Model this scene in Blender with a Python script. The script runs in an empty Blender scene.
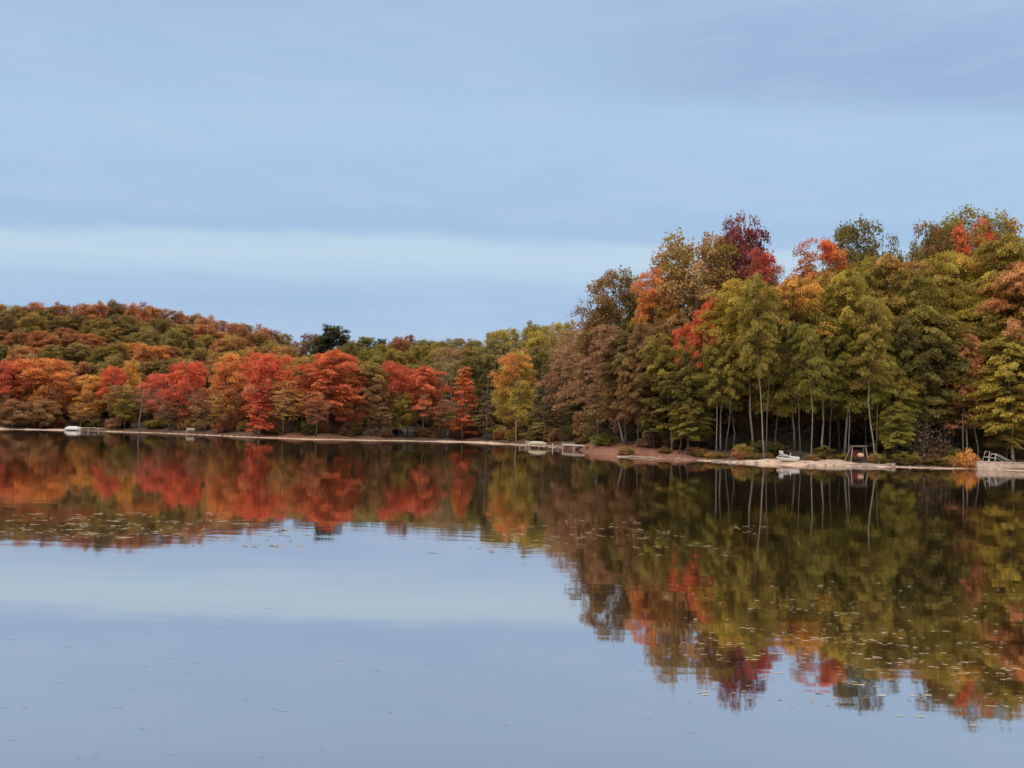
import bpy, math, random
import numpy as np
from mathutils import Vector, Matrix

scene = bpy.context.scene
COL = scene.collection
R = math.radians
rng = np.random.default_rng(7)
random.seed(7)

# ------------------------------------------------------------------ camera
W, H, F = 1024, 768, 770.0
PITCH, ROLL, EYE = 3.37, 1.6, 2.6
cam_d = bpy.data.cameras.new("camera")
cam = bpy.data.objects.new("camera", cam_d)
COL.objects.link(cam)
cam_d.sensor_width = 36.0
cam_d.lens = F / W * 36.0
cam_d.clip_end = 12000.0
cam_d.clip_start = 0.1
CM = Matrix.Rotation(R(90 + PITCH), 3, 'X') @ Matrix.Rotation(R(ROLL), 3, 'Z')
cam.matrix_world = Matrix.Translation((0, 0, EYE)) @ CM.to_4x4()
scene.camera = cam
CMn = np.array(CM)


def ray(px, py):
    """world direction through a pixel, scaled so that y = 1"""
    d = CMn @ np.array([(px - W / 2) / F, -(py - H / 2) / F, -1.0])
    return d / d[1]


def at(px, py, depth):
    d = ray(px, py)
    return d[0] * depth, depth, EYE + d[2] * depth


def on_z(px, py, z=0.0):
    d = ray(px, py)
    t = (z - EYE) / d[2]
    return d[0] * t, t


def hor(px):
    lo, hi = 380, 480
    for _ in range(30):
        m = (lo + hi) / 2
        if ray(px, m)[2] > 0: lo = m
        else: hi = m
    return lo


def az_of(px):
    d = ray(px, hor(px))
    return math.atan2(d[0], 1.0)


def lin(c):
    out = []
    for v in c[:3]:
        v = v / 255.0
        out.append(v / 12.92 if v <= 0.04045 else ((v + 0.055) / 1.055) ** 2.4)
    return tuple(out)


def sm(t):
    t = np.clip(t, 0, 1)
    return t * t * (3 - 2 * t)


# ------------------------------------------------------------------ terrain
SH = [(0, 429.3), (60, 430.3), (120, 432), (180, 434), (240, 437), (300, 439.3), (350, 440.3), (400, 441), (440, 441.8),
      (480, 443), (520, 445.3), (555, 447.5), (575, 449.5), (590, 454), (620, 457), (650, 458.3), (700, 461), (760, 464.4),
      (800, 466), (840, 466.6), (880, 467.4), (940, 468.6), (980, 469.4), (1024, 471)]
_az, _ds = [], []
for px_, py_ in SH:
    x_, y_ = on_z(px_, py_)
    _az.append(math.atan2(x_, y_)); _ds.append(math.hypot(x_, y_))
az_tab = np.array([R(-180), R(-100), R(-75), R(-60), R(-45)] + _az + [R(45), R(60), R(75), R(100), R(180)])
ds_tab = np.array([2.6, 2.6, 40, 120, 175] + _ds + [96, 85, 30, 2.6, 2.6])

RIDGE = [  # pixel x, ridge ground height, ridge depth along the view axis
    (-250, 34, 290), (0, 33, 286), (100, 34, 286), (180, 32, 286), (250, 26, 280), (300, 20, 275), (350, 20, 265),
    (450, 22, 255), (520, 22, 245), (560, 17, 215), (590, 9, 160), (640, 8, 130), (740, 8, 118), (1024, 9.5, 118), (1300, 9, 120)]
r_az = np.array([R(-180), R(-80)] + [az_of(p[0]) for p in RIDGE] + [R(80), R(180)])
r_z = np.array([1.2, 20] + [p[1] for p in RIDGE] + [6, 1.2])
r_r = np.array([200, 300] + [p[2] / math.cos(az_of(p[0])) for p in RIDGE] + [150, 200])
BANK = [(-200, 1.0), (150, 1.1), (400, 0.95), (560, 0.9), (600, .9), (670, .85), (720, 0.75), (800, 0.75), (1024, 0.95)]
b_az = np.array([az_of(p[0]) for p in BANK]); b_z = np.array([p[1] for p in BANK])
BW = [(-200, 13), (560, 12), (600, 6), (670, 6), (720, 7), (1024, 7)]
bw_az = np.array([az_of(p[0]) for p in BW]); bw_z = np.array([p[1] for p in BW])


def shore_r(az):
    w = 0.5 * np.sin(az * 83) + 0.35 * np.sin(az * 191 + 1) + 0.2 * np.sin(az * 431 + 2)
    base = np.interp(az, az_tab, ds_tab)
    return base + w * np.clip((base - 20) / 60, 0, 1.4)


def terr(x, y):
    x = np.asarray(x, float); y = np.asarray(y, float)
    az = np.arctan2(x, y); r = np.hypot(x, y)
    ds = shore_r(az); d = r - ds
    bh = np.interp(az, b_az, b_z); bw = np.interp(az, bw_az, bw_z)
    land = bh * sm(np.clip(d / bw, 0, 1) * 0.75 + 0.0) / sm(0.75)
    r0 = ds + bw + 2
    rr = np.maximum(np.interp(az, r_az, r_r), r0 + 10); rz = np.interp(az, r_az, r_z)
    t = np.clip((r - r0) / (rr - r0), 0, 1)
    hill = (rz - bh) * (0.75 * t + 0.25 * sm(t)) - np.clip(r - rr, 0, 600) * 0.02
    bump = (0.12 * np.sin(x * .9 + 1.3 * np.sin(y * .31)) + 0.1 * np.sin(y * .83 + x * .37)) * np.clip((d - 2) / 6, 0, 1)
    z = np.where(d > 0, land + np.where(r > r0, hill, 0) + bump, -np.clip(-d * 0.22, 0, 1.8))
    near = sm((4.2 - r) / 1.6)
    return np.where(r < 4.2, np.maximum(z, -0.3 + 1.3 * near), z)


def gz(x, y):
    return float(terr(x, y))


# ------------------------------------------------------------------ materials
def new_mat(name):
    m = bpy.data.materials.new(name); m.use_nodes = True
    nt = m.node_tree; nt.nodes.clear()
    out = nt.nodes.new('ShaderNodeOutputMaterial')
    return m, nt, out


def N(nt, t, **kw):
    n = nt.nodes.new(t)
    for k, v in kw.items(): setattr(n, k, v)
    return n


def mathn(nt, op, a, b=None, c=None, clamp=False):
    n = N(nt, 'ShaderNodeMath', operation=op); n.use_clamp = clamp
    for i, v in enumerate((a, b, c)):
        if v is None: continue
        if isinstance(v, (int, float)): n.inputs[i].default_value = v
        else: nt.links.new(v, n.inputs[i])
    return n.outputs[0]


def mixc(nt, f, a, b, blend='MIX'):
    n = N(nt, 'ShaderNodeMix', data_type='RGBA', blend_type=blend)
    for i, v in ((0, f), (6, a), (7, b)):
        if isinstance(v, (int, float)): n.inputs[i].default_value = v
        elif isinstance(v, tuple): n.inputs[i].default_value = (*v[:3], 1)
        else: nt.links.new(v, n.inputs[i])
    return n.outputs[2]


def noise(nt, vec, scale, detail=3, rough=.55):
    n = N(nt, 'ShaderNodeTexNoise'); n.inputs['Scale'].default_value = scale
    n.inputs['Detail'].default_value = detail; n.inputs['Roughness'].default_value = rough
    if vec is not None: nt.links.new(vec, n.inputs['Vector'])
    return n.outputs['Fac']


def smap(nt, v, a, b, c=0.0, d=1.0):
    n = N(nt, 'ShaderNodeMapRange'); n.interpolation_type = 'SMOOTHSTEP'
    nt.links.new(v, n.inputs[0])
    for i, q in enumerate((a, b, c, d)):
        if isinstance(q, (int, float)): n.inputs[i + 1].default_value = q
        else: nt.links.new(q, n.inputs[i + 1])
    return n.outputs[0]


def leaf_material():
    m, nt, out = new_mat("leaves")
    oi = N(nt, 'ShaderNodeObjectInfo')
    cb = N(nt, 'ShaderNodeAttribute', attribute_type='OBJECT', attribute_name='leaf_second')
    tn = N(nt, 'ShaderNodeAttribute', attribute_type='OBJECT', attribute_name='leaf_turn')
    sc = N(nt, 'ShaderNodeAttribute', attribute_type='GEOMETRY', attribute_name='score')
    vr = N(nt, 'ShaderNodeAttribute', attribute_type='GEOMETRY', attribute_name='vary')
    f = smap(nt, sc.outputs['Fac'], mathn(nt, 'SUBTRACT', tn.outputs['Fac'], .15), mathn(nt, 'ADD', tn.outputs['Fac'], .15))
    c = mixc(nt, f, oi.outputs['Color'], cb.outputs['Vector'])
    hsv = N(nt, 'ShaderNodeHueSaturation')
    nt.links.new(c, hsv.inputs['Color'])
    nt.links.new(mathn(nt, 'MULTIPLY_ADD', vr.outputs['Fac'], 0.032, 0.488), hsv.inputs['Hue'])
    nt.links.new(mathn(nt, 'MULTIPLY_ADD', vr.outputs['Fac'], 0.7, 0.65), hsv.inputs['Value'])
    col = hsv.outputs[0]
    df = N(nt, 'ShaderNodeBsdfDiffuse'); nt.links.new(col, df.inputs[0])
    tr = N(nt, 'ShaderNodeBsdfTranslucent'); nt.links.new(col, tr.inputs[0])
    mx = N(nt, 'ShaderNodeMixShader'); mx.inputs[0].default_value = .3
    nt.links.new(df.outputs[0], mx.inputs[1]); nt.links.new(tr.outputs[0], mx.inputs[2])
    nt.links.new(mx.outputs[0], out.inputs[0])
    return m


def bark_material():
    m, nt, out = new_mat("bark")
    oi = N(nt, 'ShaderNodeObjectInfo'); tc = N(nt, 'ShaderNodeTexCoord')
    mp = N(nt, 'ShaderNodeMapping'); mp.inputs['Scale'].default_value = (5, 5, 1.2)
    nt.links.new(tc.outputs['Object'], mp.inputs[0])
    f = noise(nt, mp.outputs[0], 1.6, 5, .65)
    c = mixc(nt, smap(nt, f, .3, .7), (.45, .42, .4), (1.35, 1.3, 1.25))
    c = mixc(nt, 1.0, oi.outputs['Color'], c, 'MULTIPLY')
    b = N(nt, 'ShaderNodeBsdfPrincipled'); b.inputs['Roughness'].default_value = .9
    nt.links.new(c, b.inputs['Base Color']); nt.links.new(b.outputs[0], out.inputs[0])
    return m


def ground_material():
    m, nt, out = new_mat("ground")
    tc = N(nt, 'ShaderNodeTexCoord'); v = tc.outputs['Object']
    sa = N(nt, 'ShaderNodeAttribute', attribute_name='sand'); ra = N(nt, 'ShaderNodeAttribute', attribute_name='litter')
    n1 = noise(nt, v, .5, 6, .65); n2 = noise(nt, v, 3.0, 5, .7); n3 = noise(nt, v, .13, 4)
    duff = mixc(nt, smap(nt, n1, .35, .68), (.022, .016, .010), (.075, .052, .029))
    duff = mixc(nt, smap(nt, n3, .45, .62), duff, (.05, .045, .02))
    red = mixc(nt, smap(nt, n2, .35, .65), (.14, .055, .028), (.36, .15, .085))
    c = mixc(nt, ra.outputs['Fac'], duff, red)
    sand = mixc(nt, smap(nt, n2, .35, .62), (.36, .23, .15), (.74, .55, .40))
    sand = mixc(nt, smap(nt, n1, .55, .66), sand, (.36, .20, .13))
    c = mixc(nt, smap(nt, mathn(nt, 'ADD', sa.outputs['Fac'], mathn(nt, 'MULTIPLY_ADD', n1, 1.5, -.75)), .38, .6), c, sand)
    b = N(nt, 'ShaderNodeBsdfPrincipled'); b.inputs['Roughness'].default_value = .95
    nt.links.new(c, b.inputs['Base Color'])
    bp = N(nt, 'ShaderNodeBump'); bp.inputs['Strength'].default_value = .6; bp.inputs['Distance'].default_value = .12
    nt.links.new(n2, bp.inputs['Height']); nt.links.new(bp.outputs[0], b.inputs['Normal'])
    nt.links.new(b.outputs[0], out.inputs[0])
    return m


def water_material():
    m, nt, out = new_mat("water")
    tc = N(nt, 'ShaderNodeTexCoord')
    mp = N(nt, 'ShaderNodeMapping'); mp.inputs['Scale'].default_value = (.5, 2.0, 1)
    nt.links.new(tc.outputs['Object'], mp.inputs[0])
    a = noise(nt, mp.outputs[0], 1.3, 2, .45)
    b = noise(nt, mp.outputs[0], .22, 2, .5)
    patch = smap(nt, noise(nt, tc.outputs['Object'], .05, 3), .35, .7, .35, 1.0)
    h = mathn(nt, 'ADD', mathn(nt, 'MULTIPLY', mathn(nt, 'MULTIPLY', a, patch), .55), mathn(nt, 'MULTIPLY', b, 1.0))
    bp = N(nt, 'ShaderNodeBump'); bp.inputs['Strength'].default_value = 1.0; bp.inputs['Distance'].default_value = .0045
    nt.links.new(h, bp.inputs['Height'])
    g = N(nt, 'ShaderNodeBsdfGlossy'); g.inputs['Roughness'].default_value = .035; g.inputs['Color'].default_value = (1, .943, .94, 1)
    nt.links.new(bp.outputs[0], g.inputs['Normal'])
    d = N(nt, 'ShaderNodeBsdfDiffuse'); d.inputs[0].default_value = (.02, .015, .007, 1)
    lw = N(nt, 'ShaderNodeLayerWeight'); lw.inputs['Blend'].default_value = .5
    f = smap(nt, lw.outputs['Facing'], .40, .86, .5, .83)
    mx = N(nt, 'ShaderNodeMixShader'); nt.links.new(f, mx.inputs[0])
    nt.links.new(d.outputs[0], mx.inputs[1]); nt.links.new(g.outputs[0], mx.inputs[2])
    nt.links.new(mx.outputs[0], out.inputs[0])
    return m


def plain(name, c, rough=.7, var=.25, scale=6):
    m, nt, out = new_mat(name)
    tc = N(nt, 'ShaderNodeTexCoord')
    f = noise(nt, tc.outputs['Object'], scale, 5, .65)
    k1 = tuple(v * (1 - var) for v in c); k2 = tuple(min(.9, v * (1 + var)) for v in c)
    b = N(nt, 'ShaderNodeBsdfPrincipled'); b.inputs['Roughness'].default_value = rough
    nt.links.new(mixc(nt, smap(nt, f, .3, .7), k1, k2), b.inputs['Base Color'])
    nt.links.new(b.outputs[0], out.inputs[0])
    return m


M_LEAF, M_BARK, M_GROUND, M_WATER = leaf_material(), bark_material(), ground_material(), water_material()
M_WHITE = plain("white_paint", (.56, .53, .48), .5, .1)
M_CREAM = plain("cream_hull", (.44, .37, .26), .6, .15)
M_WOOD = plain("weathered_wood", (.36, .29, .23), .85, .3)
M_PALEWOOD = plain("pale_planks", (.55, .48, .40), .8, .2)
M_REDF = plain("red_fabric", (.13, .022, .018), .8, .2)
M_TAN = plain("tan_cushion", (.66, .45, .26), .85, .15)
M_CONC = plain("concrete", (.50, .37, .28), .9, .22, 2.5)
M_ROCK = plain("rock", (.31, .24, .19), .9, .4, 4)
M_PAD = plain("lily_pad", (.44, .35, .20), .7, .3, 30)
M_PADB = plain("lily_pad_brown", (.24, .17, .09), .8, .35, 30)
M_DARKM = plain("dark_metal", (.08, .07, .065), .5, .2)
M_SPECK = plain("dark_twig", (.13, .11, .09), .7, .2)
M_TARP = plain("grey_canopy", (.17, .15, .15), .8, .15)


# ------------------------------------------------------------------ mesh helpers
class MB:
    def __init__(self): self.v, self.f = [], []

    def add(self, vs, fs):
        o = len(self.v); self.v += [tuple(map(float, p)) for p in vs]; self.f += [tuple(i + o for i in q) for q in fs]
        return self

    def box(self, c, s, rz=0.0, ry=0.0, bev=0.0):
        hx, hy, hz = s[0] / 2, s[1] / 2, s[2] / 2
        m = Matrix.Rotation(rz, 3, 'Z') @ Matrix.Rotation(ry, 3, 'Y')
        b = min(hx, hy, hz) * .3 if bev == 0 else bev
        vs, fs = [], []
        for z, ins in ((-hz, b), (-hz + b, 0), (hz - b, 0), (hz, b)):
            for sx, sy in ((-1, -1), (1, -1), (1, 1), (-1, 1)):
                p = m @ Vector((sx * (hx - ins), sy * (hy - ins), z)); vs.append((p.x + c[0], p.y + c[1], p.z + c[2]))
        for k in range(3):
            for i in range(4):
                j = (i + 1) % 4; fs.append((k * 4 + i, k * 4 + j, k * 4 + 4 + j, k * 4 + 4 + i))
        fs += [(3, 2, 1, 0), (12, 13, 14, 15)]
        return self.add(vs, fs)

    def tube(self, pts, rad, n=6):
        pts = [Vector([float(q) for q in p]) for p in pts]
        if not hasattr(rad, '__len__'): rad = [rad] * len(pts)
        vs, fs = [], []
        for i, p in enumerate(pts):
            t = (pts[min(i + 1, len(pts) - 1)] - pts[max(i - 1, 0)]).normalized()
            a = t.cross(Vector((0, 0, 1)) if abs(t.z) < .9 else Vector((1, 0, 0))).normalized(); b = t.cross(a)
            for k in range(n):
                q = p + float(rad[i]) * (math.cos(k * 2 * math.pi / n) * a + math.sin(k * 2 * math.pi / n) * b); vs.append(tuple(q))
        for i in range(len(pts) - 1):
            for k in range(n):
                j = (k + 1) % n; fs.append((i * n + k, i * n + j, (i + 1) * n + j, (i + 1) * n + k))
        fs.append(tuple(range(n - 1, -1, -1))); fs.append(tuple(range((len(pts) - 1) * n, len(pts) * n)))
        return self.add(vs, fs)

    def mesh(self, name, mat, smooth=False):
        me = bpy.data.meshes.new(name); me.from_pydata(self.v, [], self.f); me.materials.append(mat)
        if smooth: me.polygons.foreach_set('use_smooth', [True] * len(me.polygons))
        me.update()
        return me

    def build(self, name, mat, parent=None, smooth=False):
        o = bpy.data.objects.new(name, self.mesh(name, mat, smooth)); COL.objects.link(o)
        if parent: o.parent = parent
        return o


def tag(o, label=None, cat=None, group=None, kind=None):
    if label: o['label'] = label
    if cat: o['category'] = cat
    if group: o['group'] = group
    if kind: o['kind'] = kind
    return o


def empty(name, loc, rz=0.0):
    o = bpy.data.objects.new(name, None); COL.objects.link(o)
    o.empty_display_size = .3; o.location = loc; o.rotation_euler = (0, 0, rz)
    return o


# ------------------------------------------------------------------ ground, beach, water
def build_ground():
    azs = np.concatenate([np.arange(-180, -56, 4.0), np.arange(-56, 56, .4), np.arange(56, 180, 4.0)])
    rs = np.concatenate([[0.05, 1, 1.8, 2.4, 3, 3.6, 4.2, 5.5, 8, 14, 24, 36, 48, 56], np.arange(60, 112, .8), np.arange(112, 172, 1.2),
                         np.arange(172, 330, 6), [350, 420, 600, 1000, 2000, 4500]])
    A, Rr = np.meshgrid(np.radians(azs), rs, indexing='ij')
    X = Rr * np.sin(A); Y = Rr * np.cos(A); Z = terr(X, Y)
    D = Rr - shore_r(A)
    pw = [(-300, 2.0), (0, 2.0), (420, 2.2), (450, 4), (500, 4), (540, 2.2), (585, .6), (600, .15), (680, .5), (700, 1.4), (735, 2.2), (770, 4.4),
          (840, 4.6), (870, 2.6), (900, 1.5), (960, 1.4), (1024, 1.6), (1300, 3)]
    wi = np.interp(A, [az_of(p[0]) for p in pw], [p[1] for p in pw])
    sand = sm(1 - (D - wi * .55) / (wi * .9)) * sm((D + 6) / 2)
    sand *= np.interp(A, [az_of(p) for p in (560, 578, 688, 706)], [1, 0, 0, 1])
    pr = [(-300, .15), (240, .35), (300, .8), (345, .6), (400, .3), (560, .3), (590, .9), (610, 1), (680, 1), (720, .4), (760, .1), (860, .15), (900, .35), (1024, .4)]
    red = np.interp(A, [az_of(p[0]) for p in pr], [p[1] for p in pr]) * sm(1 - (D - 9) / 5)
    na, nr = A.shape
    idx = np.arange(na * nr).reshape(na, nr)
    a0 = idx; a1 = np.roll(idx, -1, axis=0)
    quads = np.stack([a0[:, :-1], a0[:, 1:], a1[:, 1:], a1[:, :-1]], -1).reshape(-1, 4)
    fs = sand.reshape(-1)[quads].mean(1)
    P = np.stack([X, Y, Z], -1).reshape(-1, 3)
    for nm, sel in (("ground", fs < .5), ("beach", fs >= .5)):
        q = quads[sel]; used = np.unique(q); remap = np.full(na * nr, -1); remap[used] = np.arange(len(used))
        me = bpy.data.meshes.new(nm)
        me.from_pydata(P[used].tolist(), [], remap[q].tolist()); me.materials.append(M_GROUND)
        for an, arr in (('sand', sand), ('litter', red)):
            at_ = me.attributes.new(an, 'FLOAT', 'POINT'); at_.data.foreach_set('value', arr.reshape(-1)[used].astype(np.float32))
        me.polygons.foreach_set('use_smooth', [True] * len(me.polygons))
        me.update()
        o = bpy.data.objects.new(nm, me); COL.objects.link(o); tag(o, kind='structure')
    ws = 12
    wm = MB()
    xs = np.linspace(-420, 420, ws); ys = np.linspace(-60, 260, ws)
    wm.add([(x, y, 0) for y in ys for x in xs], [(j * ws + i, j * ws + i + 1, (j + 1) * ws + i + 1, (j + 1) * ws + i) for j in range(ws - 1) for i in range(ws - 1)])
    tag(wm.build("lake_water", M_WATER), kind='structure')


build_ground()


# ------------------------------------------------------------------ trees
def leaves_mesh(name, plates, rg, lsize, n_per, flat=.45, aspect=.55, H=1.0, align=.6):
    """plates: rows of cx cy cz ox oy a b thick droop rnd score"""
    P = np.array(plates, float)
    cnt = np.maximum(4, (n_per * P[:, 5] * P[:, 6] / np.mean(P[:, 5] * P[:, 6])).astype(int))
    I = np.repeat(np.arange(len(P)), cnt); n = len(I); Q = P[I]
    rad = np.sqrt(rg.random(n)); th = rg.random(n) * 2 * np.pi
    u = rad * np.cos(th); v = rad * np.sin(th)
    o = np.stack([Q[:, 3], Q[:, 4], np.zeros(n)], -1); l = np.stack([-Q[:, 4], Q[:, 3], np.zeros(n)], -1)
    z = np.array([0, 0, 1.0])
    c = Q[:, :3] + o * (Q[:, 5] * u)[:, None] + l * (Q[:, 6] * v)[:, None]
    c[:, 2] += Q[:, 7] * rg.normal(size=n) * .5 - Q[:, 8] * (u * .6 + rad ** 2 * .6)
    nn = z + o * (.35 * Q[:, 8] + .15 + .3 * u)[:, None] + rg.normal(size=(n, 3)) * flat
    nn /= np.linalg.norm(nn, axis=1)[:, None]
    d = o * (0.7 + .5 * u)[:, None] + l * (.5 * v)[:, None] - z * (.3 + .25 * Q[:, 8])[:, None] + rg.normal(size=(n, 3)) * align
    d -= nn * (d * nn).sum(1)[:, None]; d /= np.linalg.norm(d, axis=1)[:, None]
    s = np.cross(nn, d)
    L = (lsize * rg.uniform(.6, 1.35, n))[:, None]
    fold = nn * L * .12
    V = np.stack([c - d * L * .5, c + s * L * aspect * .5 + fold, c + d * L * .5, c - s * L * aspect * .5 + fold], 1).reshape(-1, 3)
    me = bpy.data.meshes.new(name)
    me.vertices.add(n * 4); me.vertices.foreach_set('co', V.astype(np.float32).ravel())
    me.loops.add(n * 4); me.loops.foreach_set('vertex_index', np.arange(n * 4, dtype=np.int32))
    me.polygons.add(n); me.polygons.foreach_set('loop_start', np.arange(0, n * 4, 4, dtype=np.int32))
    try: me.polygons.foreach_set('loop_total', np.full(n, 4, dtype=np.int32))
    except Exception: pass
    me.materials.append(M_LEAF)
    vr = np.clip(.55 * Q[:, 9] + .45 * rg.random(n), 0, 1)
    scr = Q[:, 10] + rg.normal(size=n) * .03
    a = me.attributes.new('vary', 'FLOAT', 'FACE'); a.data.foreach_set('value', vr.astype(np.float32))
    a = me.attributes.new('score', 'FLOAT', 'FACE'); a.data.foreach_set('value', scr.astype(np.float32))
    me.update(); me.validate()
    return me


STY = dict(
    #        H    R    base  nl  up(deg low/high) prof  plate  thick droop  lsize nper  topp
    layer=dict(H=20, R=4.4, base=.27, nl=62, el=(10, 66), prof='full', pl=.95, th=.26, dr=.95, ls=.33, n=135, tr=.14, npl=6, flat=.5, ea=1.5, eb=.58, asp=.36, al=.3),
    round=dict(H=18, R=4.8, base=.24, nl=44, el=(15, 70), prof='dome', pl=1.0, th=.5, dr=.7, ls=.34, n=96, tr=.15, npl=6, flat=.7, asp=.5),
    far=dict(H=13, R=4.0, base=.12, nl=30, el=(12, 72), prof='dome', pl=1.1, th=.75, dr=.45, ls=.36, n=130, tr=.17, npl=5, flat=.85),
    narrow=dict(H=15, R=2.7, base=.1, nl=42, el=(5, 60), prof='cone', pl=.75, th=.25, dr=.35, ls=.4, n=44, tr=.14, npl=4, flat=.45),
    sparse=dict(H=18, R=4.2, base=.3, nl=34, el=(25, 70), prof='dome', pl=.9, th=.3, dr=.3, ls=.36, n=26, tr=.14, npl=5, flat=.6),
    bare=dict(H=18, R=3.6, base=.4, nl=26, el=(35, 75), prof='dome', pl=.7, th=.3, dr=.2, ls=.26, n=4, tr=.15, npl=3, flat=.6),
    high=dict(H=21, R=4.2, base=.45, nl=36, el=(15, 70), prof='dome', pl=.95, th=.34, dr=.7, ls=.33, n=130, tr=.12, npl=6, flat=.5, ea=1.45, eb=.6, asp=.36, al=.3),
    pole=dict(H=20, R=2.8, base=.5, nl=32, el=(15, 66), prof='dome', pl=.85, th=.3, dr=.8, ls=.32, n=115, tr=.105, npl=4, flat=.5, ea=1.4, eb=.6, asp=.38, al=.35),
    pine=dict(H=17, R=3.6, base=.12, nl=60, el=(5, 60), prof='dome', pl=.95, th=.5, dr=.1, ls=.4, n=90, tr=.22, npl=5, flat=.7),
    hemlock=dict(H=17, R=3.4, base=.08, nl=56, el=(-8, 40), prof='cone', pl=.8, th=.16, dr=.5, ls=.36, n=44, tr=.18, npl=5, flat=.4),
    shrub=dict(H=2.6, R=1.5, base=.04, nl=16, el=(20, 75), prof='dome', pl=.5, th=.3, dr=.15, ls=.2, n=90, tr=.04, npl=4, flat=.7),
    twiggy=dict(H=5.5, R=2.4, base=.08, nl=30, el=(25, 75), prof='dome', pl=.5, th=.2, dr=.1, ls=.15, n=8, tr=.06, npl=4, flat=.7),
)


def make_proto(style, seed):
    S = STY[style]; rg = np.random.default_rng(seed)
    Ht, Rd = S['H'], S['R']
    tb = MB(); plates = []
    k = np.linspace(0, 1, 9)
    wob = np.cumsum(rg.normal(size=(9, 2)) * .018 * Ht * .5, 0); wob -= wob[0]
    tp = np.stack([wob[:, 0], wob[:, 1], k * Ht * .97 - .25], -1)
    trad = S['tr'] * (1 - k) ** .8 + .02; trad[0] *= 1.5
    if style not in ('shrub', 'twiggy'):
        tb.tube(tp, trad, 7)
    ga = rg.random() * 6.28
    asym = rg.random() * 6.28
    for i in range(S['nl']):
        f = (i + rg.random()) / S['nl']
        h = S['base'] + (1 - S['base']) * f ** .95 * .97
        if S['prof'] == 'full': pf = (1 - max(0, (f - .4) / .6) ** 2.5) * (.78 + .22 * min(1, f / .25))
        elif S['prof'] == 'dome': pf = math.sqrt(max(.02, 1 - ((f - .38) / .64) ** 2)) if f > .38 else .62 + .38 * f / .38
        else: pf = (1 - f) ** .75 * .95 + .08
        ga += 2.4 + rg.normal() * .35
        L = Rd * pf * rg.uniform(.72, 1.16) * (1 + .14 * math.cos(ga - asym))
        if rg.random() < .13: L *= 1.18
        el = R(S['el'][0] + (S['el'][1] - S['el'][0]) * f ** 1.3 + rg.normal() * 7)
        if style in ('shrub', 'twiggy'):
            st = np.array([rg.normal() * .15, rg.normal() * .15, -.1]); hz = max(.15, h * Ht)
            en = np.array([math.cos(ga) * L * .85, math.sin(ga) * L * .85, hz])
        else:
            st = np.array([np.interp(h, k, tp[:, 0]), np.interp(h, k, tp[:, 1]), np.interp(h, k, tp[:, 2])])
            rise = L * math.tan(min(el, R(62))) * .8
            st[2] -= rise * (.55 if S['prof'] == 'dome' else .35); st[2] = max(st[2], .08 * Ht)
            en = st + np.array([math.cos(ga) * L, math.sin(ga) * L, rise - S['dr'] * L * .12])
        ox, oy = math.cos(ga), math.sin(ga)
        s = np.linspace(0, 1, 5)[:, None]
        sag = (s * (1 - s)) * L * .35
        lp = st + (en - st) * s; lp[:, 2] += sag[:, 0] * (1 if style not in ('hemlock',) else .3)
        lp[1:4, :2] += rg.normal(size=(3, 2)) * .05 * L
        r0 = max(.018, min(.42 * float(np.interp(h, k, trad)), .02 * L + .02)) if style not in ('shrub', 'twiggy') else .02
        tb.tube(lp, r0 * (1 - .8 * s[:, 0]), 5)
        lr = rg.random(); lscore = rg.random()
        npl = max(2, int(S['npl'] * (L / Rd) + 1.5))
        for j in range(npl):
            t = .3 + .72 * (j + rg.random() * .8) / npl
            t = min(t, 1.0)
            c = np.array([np.interp(t, s[:, 0], lp[:, q]) for q in range(3)])
            side = (1 if j % 2 else -1) * (0 if j == npl - 1 else 1)
            off = side * (.25 + .4 * L * (1.05 - t)) * rg.uniform(.5, 1.1)
            dx = math.cos(ga + side * .9); dy = math.sin(ga + side * .9)
            c2 = c + np.array([dx * abs(off), dy * abs(off), rg.normal() * .3 * S['pl'] - .2 * abs(off)])
            if abs(off) > .3: tb.tube([c, (c + c2) / 2 + np.array([0, 0, .06]), c2], [r0 * .35, r0 * .22, .008], 3)
            p = S['pl'] * rg.uniform(.65, 1.25)
            if style in ('sparse', 'bare', 'twiggy'):
                for _ in range(3):
                    e = c2 + np.array([rg.normal() * .5 + ox * .4, rg.normal() * .5 + oy * .4, abs(rg.normal()) * .5 + .15]) * S['pl'] * .9
                    tb.tube([c2, (c2 + e) / 2 + rg.normal(size=3) * .05, e], [.014, .01, .005], 3)
            hf = np.clip((c2[2] / Ht - S['base']) / (1 - S['base']), 0, 1.1)
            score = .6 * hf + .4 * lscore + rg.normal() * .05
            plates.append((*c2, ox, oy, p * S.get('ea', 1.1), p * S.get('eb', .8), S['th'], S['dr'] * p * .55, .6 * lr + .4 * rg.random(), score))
    crown = leaves_mesh("crown_" + style, plates, rg, S['ls'], S['n'], S['flat'], S.get('asp', .55), Ht, S.get('al', .6))
    trunk = tb.mesh("trunk_" + style, M_BARK, True)
    return dict(trunk=trunk, crown=crown, H=Ht, R=Rd, style=style)


PROTO = {}
for si, (sty, cnt) in enumerate(dict(layer=4, round=4, far=4, narrow=2, pole=3, sparse=2, bare=2, high=2, pine=2, hemlock=2, shrub=3, twiggy=2).items()):
    PROTO[sty] = [make_proto(sty, 100 * si + 11 * q + 5) for q in range(cnt)]

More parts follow.
